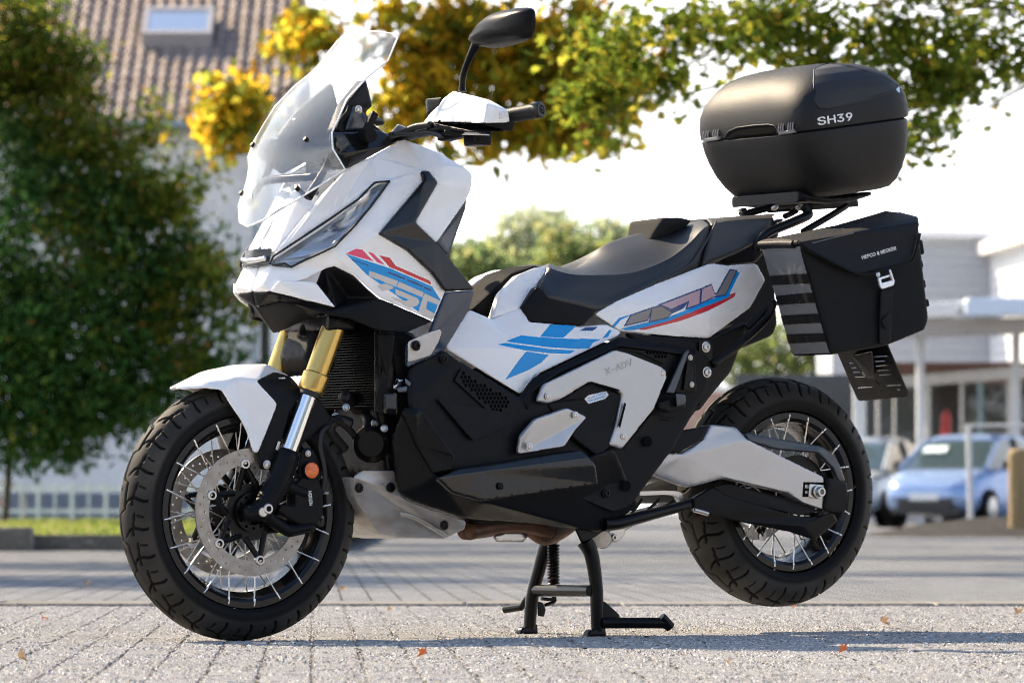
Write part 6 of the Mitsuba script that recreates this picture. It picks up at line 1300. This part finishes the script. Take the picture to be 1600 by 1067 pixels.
bk('tail_end', soft(hull(np.vstack([M("-1305.2 140 919.7 -1446.8 110 969.3 -1531.7 90 1022.4 -1538 90 987.8 -1446.7 110 914.8 -1337.6 130 903.8") * [1, s, 1] for s in (1, -1)])), .012, 2), 'black_plastic_fine', 30)
bk('tail_underside', soft(hull(np.vstack([M("-1299.7 120 721.1 -1429.5 100 764.4 -1416.7 100 737.2 -1362.1 110 641.9 -1286.9 120 587.1") * [1, s, 1] for s in (1, -1)])), .015, 1), 'black_plastic', 30)
# ---------------- luggage rack
rk = lambda P, r=.010, n='rack_tube': bk(n, tube(P, r, 14), 'black_metal', True)
rk(M("-1406.7 160 941.2 -1410.8 160 960.3 -1446.7 155 986.8 -1535.1 145 1016.9 -1583.6 135 1033.2 -1593.6 130 1041.7 -1583.4 125 1060.8"), .0115); rk(M("-1406.7 160 941.2 -1410.8 160 960.3 -1446.7 155 986.8 -1535.1 145 1016.9 -1583.6 135 1033.2 -1593.6 130 1041.7 -1583.4 125 1060.8") * [1, -1, 1], .0115)
rk(M("-1614.9 80 996.7 -1656.7 84 1018.6 -1701.1 90 1042.2 -1754.5 80 1066.9"), .008)
rk(M("-1471.6 20 1036.4 -1495.8 20 1044.5 -1536.3 20 1054.5 -1568.8 20 1062"), .009); rk(M("-1573.9 60 1035.6 -1594.2 60 1043.3 -1606.7 70 1052.9"), .007)
rk(M("-1377.8 160 748.6 -1402.9 170 774.8 -1428 180 802.6 -1444.9 190 815.7"), .009); rk(M("-1377.8 160 748.6 -1402.9 170 774.8 -1428 180 802.6 -1444.9 190 815.7") * [1, -1, 1], .009)
rk(M("-1247.5 188 658.5 -1321.6 190 703 -1411.5 194 774.7 -1427.1 200 814.3"), .010); rk(M("-1247.5 188 658.5 -1321.6 190 703 -1411.5 194 774.7 -1427.1 200 814.3") * [1, -1, 1], .010)
# ================================================================ luggage
def drape2(P, panel, dirn, lift=.0015, h=.008):
    """Like drape(), seen along dirn."""
    a, b, n = basis(-np.asarray(dirn, float)); P = np.asarray(P, float); m = MESH[panel]
    v2, f = ear(np.stack([P @ a, P @ b], 1)); v3, f = refine(np.c_[v2, 0 * v2[:, 0]], f, h)
    o = v3[:, :1] * a + v3[:, 1:2] * b; o = o + n * ((P @ n).max() + .5)
    loc, ir, _ = m.ray.intersects_location(o, np.tile(-n, (len(o), 1)), multiple_hits=True)
    s = np.full(len(o), -99.0); np.maximum.at(s, ir, loc @ n)
    bad = s < -90; s[bad] = np.median(s[~bad]) if (~bad).any() else 0
    V = v3[:, :1] * a + v3[:, 1:2] * b + n * (s + lift)[:, None]
    c = np.cross(V[f[:, 1]] - V[f[:, 0]], V[f[:, 2]] - V[f[:, 0]]) @ n
    return tm(V, np.where((c < 0)[:, None], f[:, ::-1], f))
TC = thing('top_case', 'large black hard top case on the rear rack of the scooter', 'case')
tilt = math.radians(8.5); CA = np.array([math.cos(tilt), 0, -math.sin(tilt)]); CH = np.array([math.sin(tilt), 0, math.cos(tilt)]); CO = np.array([-1.694, 0, 1.2625])
def cring(h, af, ar, w, n=5.6, k=120, lean=0.0):
    th = np.arange(k) / k * 2 * PI; c, s = np.cos(th), np.sin(th)
    e = np.where(c > 0, n, .62 * n); a = np.sign(c) * np.abs(c) ** (2 / e); l = np.sign(s) * np.abs(s) ** (2 / e)
    a = np.where(a > 0, a * af, a * ar)
    a, l = a * .955, l * .95
    return CO + a[:, None] * CA + (l * w)[:, None] * np.array([0, 1, 0]) + np.full((k, 1), h) * CH
lid = [(.0015, .206, .208, .243), (.004, .2095, .2125, .247), (.03, .209, .2165, .2475), (.06, .203, .213, .246), (.088, .190, .203, .240), (.112, .168, .186, .228), (.132, .142, .158, .206), (.147, .108, .120, .172), (.156, .068, .080, .120), (.160, .03, .03, .06)]
tub = [(-.170, .10, .150, .150), (-.166, .125, .168, .175), (-.150, .148, .184, .196), (-.125, .168, .196, .214), (-.095, .185, .205, .229), (-.06, .198, .2105, .240), (-.03, .206, .213, .2465), (-.004, .2105, .2135, .248), (-.0015, .207, .210, .245)]
lidm = loft([cring(*q, n=6.2 - 2.6 * max(0, (q[0] - .06) / .1)) for q in lid]); tubm = loft([cring(*q, n=5.6) for q in tub])
MESH['lid'] = moved(lidm, np.eye(4)); MESH['tub'] = tubm
tcp = lambda n_, m, mt_, sm=60, lab=None: add(f'{TC}__{n_}', m, mt_, sm, BIKE, lab)
tcp('lid', lidm, 'case_plastic'); tcp('tub', tubm, 'case_plastic')
tcp('seam_seal', loft([cring(-.003, .2045, .207, .242), cring(.003, .2045, .207, .242)]), 'black_hole')
ins = M("-1595.7 150.7 1395.6 -1640.6 122 1410.5 -1675.3 113.2 1417.5 -1686.7 167.7 1407.8 -1716.9 198.7 1394.6 -1770.7 212.1 1378.2 -1816.7 209.7 1361.4 -1781.8 226.7 1346.1 -1655.8 234 1309.5 -1566 232.1 1293.5 -1548 229 1294.4 -1540.7 222.9 1310.8 -1558 195.6 1360.4")
tcp('side_insert', drape2(ins, 'lid', (0, -.75, -.66), .0025), 'case_ribbed')
tcp('insert_edge', tube(np.vstack([ins, ins[:1]]) + np.array([0, .0015, .0015]), .0026, 6, smoothpath=False), 'hose_rubber', True)
ins_m = drape2(ins, 'lid', (0, -.75, -.66), .0025)
tcp('side_insert', mirror(ins_m), 'case_ribbed')
tl_ = M("-1543.1 227.6 1252.2 -1648.7 234.8 1269.4")
tx = text_on('SH39', .0185, tl_[0] + NY * .0006, tl_[1] - tl_[0], CH, .001, True, np.linalg.norm(tl_[1] - tl_[0]))
loc, ir, _ = MESH['lid'].ray.intersects_location(tx.vertices * [1, 0, 1] + [0, 1, 0], np.tile([0, -1.0, 0], (len(tx.vertices), 1)), multiple_hits=True)
yy_ = np.full(len(tx.vertices), -9.0); np.maximum.at(yy_, ir, loc[:, 1]); flat_ = tx.vertices[:, 1] - tx.vertices[:, 1].min()
tx.vertices[:, 1] = np.where(yy_ > -5, yy_, tx.vertices[:, 1].min()) + .0004 + np.clip(flat_, 0, .001)
tcp('lettering', tx, 'letter_white', False, 'pale lettering on the side of the lid')

hp = M("-1500.2 -172.8 1241.2 -1494.9 -98.4 1243.3")
hq = M("-1496.2 137.9 1241.2 -1505 191.1 1244.2")
for a_, b_ in ((hp[0], hp[1]), (hq[0], hq[1])):
    t_ = (b_ - a_) / np.linalg.norm(b_ - a_); o_ = np.cross(t_, CH); o_ = o_ if o_ @ CA > 0 else -o_
    L_ = np.linalg.norm(b_ - a_)
    k_ = tcp('hinge', soft(hull([p_ + o_ * w_ + CH * h_ for p_ in (a_, b_) for w_ in (-.006, .007) for h_ in (-.010, -.001)]), .005, 2), 'clip_grey')
    for q_ in (.06, .2, .34, .66, .8, .94):
        p_ = a_ + (b_ - a_) * q_
        add(k_ + '__rib', tube(np.array([p_ + o_ * .0065 - CH * .004, p_ + o_ * .005 + CH * .008, p_ + o_ * .001 + CH * .017]), [.0022, .002, .0012], 6), 'clip_grey', True, BIKE)
rec_ = M("-1495.5 -78.5 1237.8 -1493.7 -63.1 1251.4 -1492.7 -27.6 1259 -1492.5 37.2 1260.6 -1492.8 100.8 1259.7 -1493.9 125.3 1254.7 -1495.5 133.7 1245.4 -1498 128.7 1236.1 -1498.9 22.9 1235.1")
tcp('handle_recess', drape2(rec_, 'lid', -CA - .3 * NY, .0012, .02), 'black_hole')
tcp('recess_lip', tube(np.vstack([rec_[:8]]) + CA * .0015, .0022, 8, smoothpath=False), 'case_plastic', True)
rf = M("-1799.9 220.6 1352.7 -1822 206.2 1362.6 -1813.6 220.2 1344.7 -1805.4 221.8 1346.8")
tcp('rear_reflector', drape2(rf, 'lid', (0.2, -.9, -.2), .0015, .02), 'lamp_glass')
tcp('rear_reflector', mirror(drape2(rf, 'lid', (0.2, -.9, -.2), .0015, .02)), 'lamp_glass')
# mounting plate of the rack
pl = M("-1570.6 140 1098 -1614.9 136 1092.2 -1670.2 130 1086.1 -1742.9 120 1091.9 -1821.1 105 1105.1")
bt = M("-1570.6 140 1070 -1614.9 136 1068.1 -1670.2 130 1067.3 -1742.9 120 1075.3 -1823.9 105 1095.4")
sec = [np.vstack([p_, p_ * [1, -1, 1], q_ * [1, -1, 1], q_]) for p_, q_ in zip(pl, bt)]
sec = [sec[0] + [.012, 0, -.004]] + sec
bk('case_plate', soft(loft(sec), .012, 2), 'black_plastic_fine', 60, label='black mounting plate under the top case')
bk('rack_plate', soft(hull(np.vstack([M("-1631.6 90 1081.6 -1793.8 80 1087.5 -1799.2 80 1074.8 -1797.9 80 1066.7 -1631.6 90 1052.8") * [1, s, 1] for s in (1, -1)])), .012, 1), 'black_metal', 60)
for q in ("-1517.2 92 1054.7", "-1594.2 92 1059.4"): bk('rack_bolt', bolt(M(q)[0], (0, .6, -.8), .008), 'bolt_steel', 30)
# side bags
def side_bag(key, label, mm):
    t_ = thing(key, label, 'bag')
    pp_ = lambda n_, m, mt_, sm=60, lab=None: add(f'{t_}__{n_}', mm(m), mt_, sm, BIKE, lab)
    FT, FB, FTi, FBi = M("-1357 395 945.4 -1452.7 395 679.4 -1380.4 205 952.9 -1475.2 210 679.9")
    RT, RB1, RB2, MB = M("-1736.8 390 1009.3 -1761.2 400 773.9 -1748.1 400 746.9 -1624.4 400 704.8")
    core = np.vstack([[FT, FB, FTi, FBi, RT, RB1, RB2, MB], [q * [1, .52, 1] for q in (RT, RB1, RB2, MB)]])
    low_ = hull(core); sb = soft(low_, .010, 5); pp_('body', sb, 'bag_fabric')
    MESH['bag'] = sb
    lidf = facets("a b c d e f g h i j k l m n o p q r", M("-1381.2 203 956.1 -1425.1 203 971.6 -1622.6 203 1009.8 -1732.9 203 1038.1 -1778.2 203 1051.4 -1772.5 270 1044.6 -1745.2 375 1028.2 -1350.7 398 951.3 -1488.9 404 974.4 -1727.6 403 1013.1 -1721.3 409 984.3 -1704 412 930.2 -1682 414 910.6 -1599.3 416 892 -1531 416 878.4 -1442.4 412 906.8 -1375.9 406 936.2 -1357.1 340 958.2"),
        "a b r|b h r|b c i h|c d e f i|f g j i|h i j k l m n o p q", .010)
    lm_ = soft(lidf, .009, 3); pp_('lid', lm_, 'bag_lid_fabric'); MESH['baglid'] = lm_
    pp_('lid_piping', tube(M("-1346 404 950 -1370.4 413 934.8 -1436.8 419 905.4 -1525.3 423 876.8 -1593.6 423 890.4 -1676.2 421 908.9 -1697.4 419 928.1 -1715.5 416 982.3"), .0035, 8), 'bag_fabric')
    pp_('front_piping', tube(M("-1380.4 204 953.9 -1379.9 220 958.5 -1376.5 270 960.4 -1365 360 953.9 -1352.3 396 949"), .006, 10), 'bag_fabric')
    pp_('front_roll', tube(M("-1379.7 210 952.6 -1372.7 290 951.4 -1359.1 370 947.7"), .010, 12), 'bag_lid_fabric')
    # front end: grey face with four straps of webbing
    fo = np.array([.0035, 0, 0.001])
    g4 = M("-1379.7 210 943.2 -1360.6 388 942.7 -1457.1 388 684.5 -1474.7 220 686.2")
    fm = drape2(g4, 'bag', (-1, 0, -.25), .0015, .01); pp_('front_face', fm, 'bag_grey', True)
    for a_, b_, c_, d_ in (M("-1403.4 218 876.4 -1377.8 392 876.2 -1385.9 392 852.8 -1412.3 218 853.9"), M("-1417.2 218 828.4 -1395.2 392 830.6 -1402.1 392 806.7 -1429.5 218 805.4"), M("-1438.5 218 779 -1412.3 392 780.3 -1420.4 392 758.1 -1449.2 218 756.5"), M("-1459.9 218 732.1 -1430.6 392 732.6 -1438.7 392 712.3 -1468.9 218 709.5")):
        wm = drape2(np.array([a_, b_, c_, d_]), 'bag', (-1, 0, -.25), .004, .008)
        yv = wm.vertices[:, 1]; wm.vertices[:, 0] += .0022 * np.abs(np.sin((yv - yv.min()) / max(np.ptp(yv), 1e-6) * PI * 4))
        back = wm.copy(); back.vertices[:, 0] -= .004; back.invert()
        pp_('webbing', cat(wm, back), 'webbing', True)
    for p_, h_ in zip(M("-1794.6 330 953.3 -1784.9 340 911.4 -1784.7 350 861.9 -1787.7 360 814.1"), (.036, .018, .020, .018)):
        pp_('strap_end', soft(box(p_ + [.013, 0, 0], [.012, .03, h_], rotm(12, (0, 1, 0))), .005, 2), 'webbing')
    # strap and buckle
    pp_('strap', soft(slab(M("-1597.5 412 844.4 -1634.1 412 846.8 -1631.4 412 790.2 -1630.3 408 712.8 -1594.9 408 706.3 -1594 412 786.2"), .006, NY), .012, 1), 'webbing')
    pp_('strap_tail', soft(slab(M("-1591.1 418 765 -1616.1 418 786.5 -1621.4 418 764 -1613.9 418 741.3 -1603.5 418 745.9"), .003, NY), .012, 1), 'webbing')
    pp_('buckle', soft(slab(M("-1575.8 426 869.2 -1620.1 426 880.9 -1628.2 426 861.7 -1624.9 426 852.3 -1587.8 426 842 -1582.2 426 847.5"), .006, NY, [M("-1584.6 426 865.7 -1616.9 426 874 -1618.5 426 864.6 -1587 426 857")]), .004, 1), 'buckle_alloy', 40, 'silver metal buckle')
    pp_('buckle_hook', tube(M("-1609.6 428 890 -1612.8 430 878.4 -1620.1 426 864.7"), .003, 8), 'buckle_alloy')
    pp_('buckle_stud', bolt(M("-1575.8 424 877.7")[0], NY, .005), 'buckle_alloy', 30)
    return t_
SB = side_bag('side_bag', 'black fabric side bag with lid and silver buckle on the near side', lambda m: m)
ql = M("-1535.9 410 913.7 -1644.2 409.2 940.5")
add(SB + '__lettering', text_on('HEPCO & BECKER', .0085, ql[0] + NY * .0012, ql[1] - ql[0], np.array([.1, 0, 1.0]), .0008, True, np.linalg.norm(ql[1] - ql[0])), 'letter_white', False, BIKE, 'pale lettering on the lid')
st1 = M("-1389.1 399.5 949.9 -1450.9 401.6 964 -1516.8 403.1 978.4"); st2 = M("-1411.8 336 965 -1497.9 313.1 981.7 -1569.2 299.4 995.4")
add(SB + '__seam', tube(st1 + NY * .001, .0012, 6), 'bag_grey', True, BIKE); add(SB + '__seam', tube(st2 + NY * .001, .0012, 6), 'bag_grey', True, BIKE)
side_bag('side_bag', 'black fabric side bag on the far side, mostly hidden behind the tail', mirror)
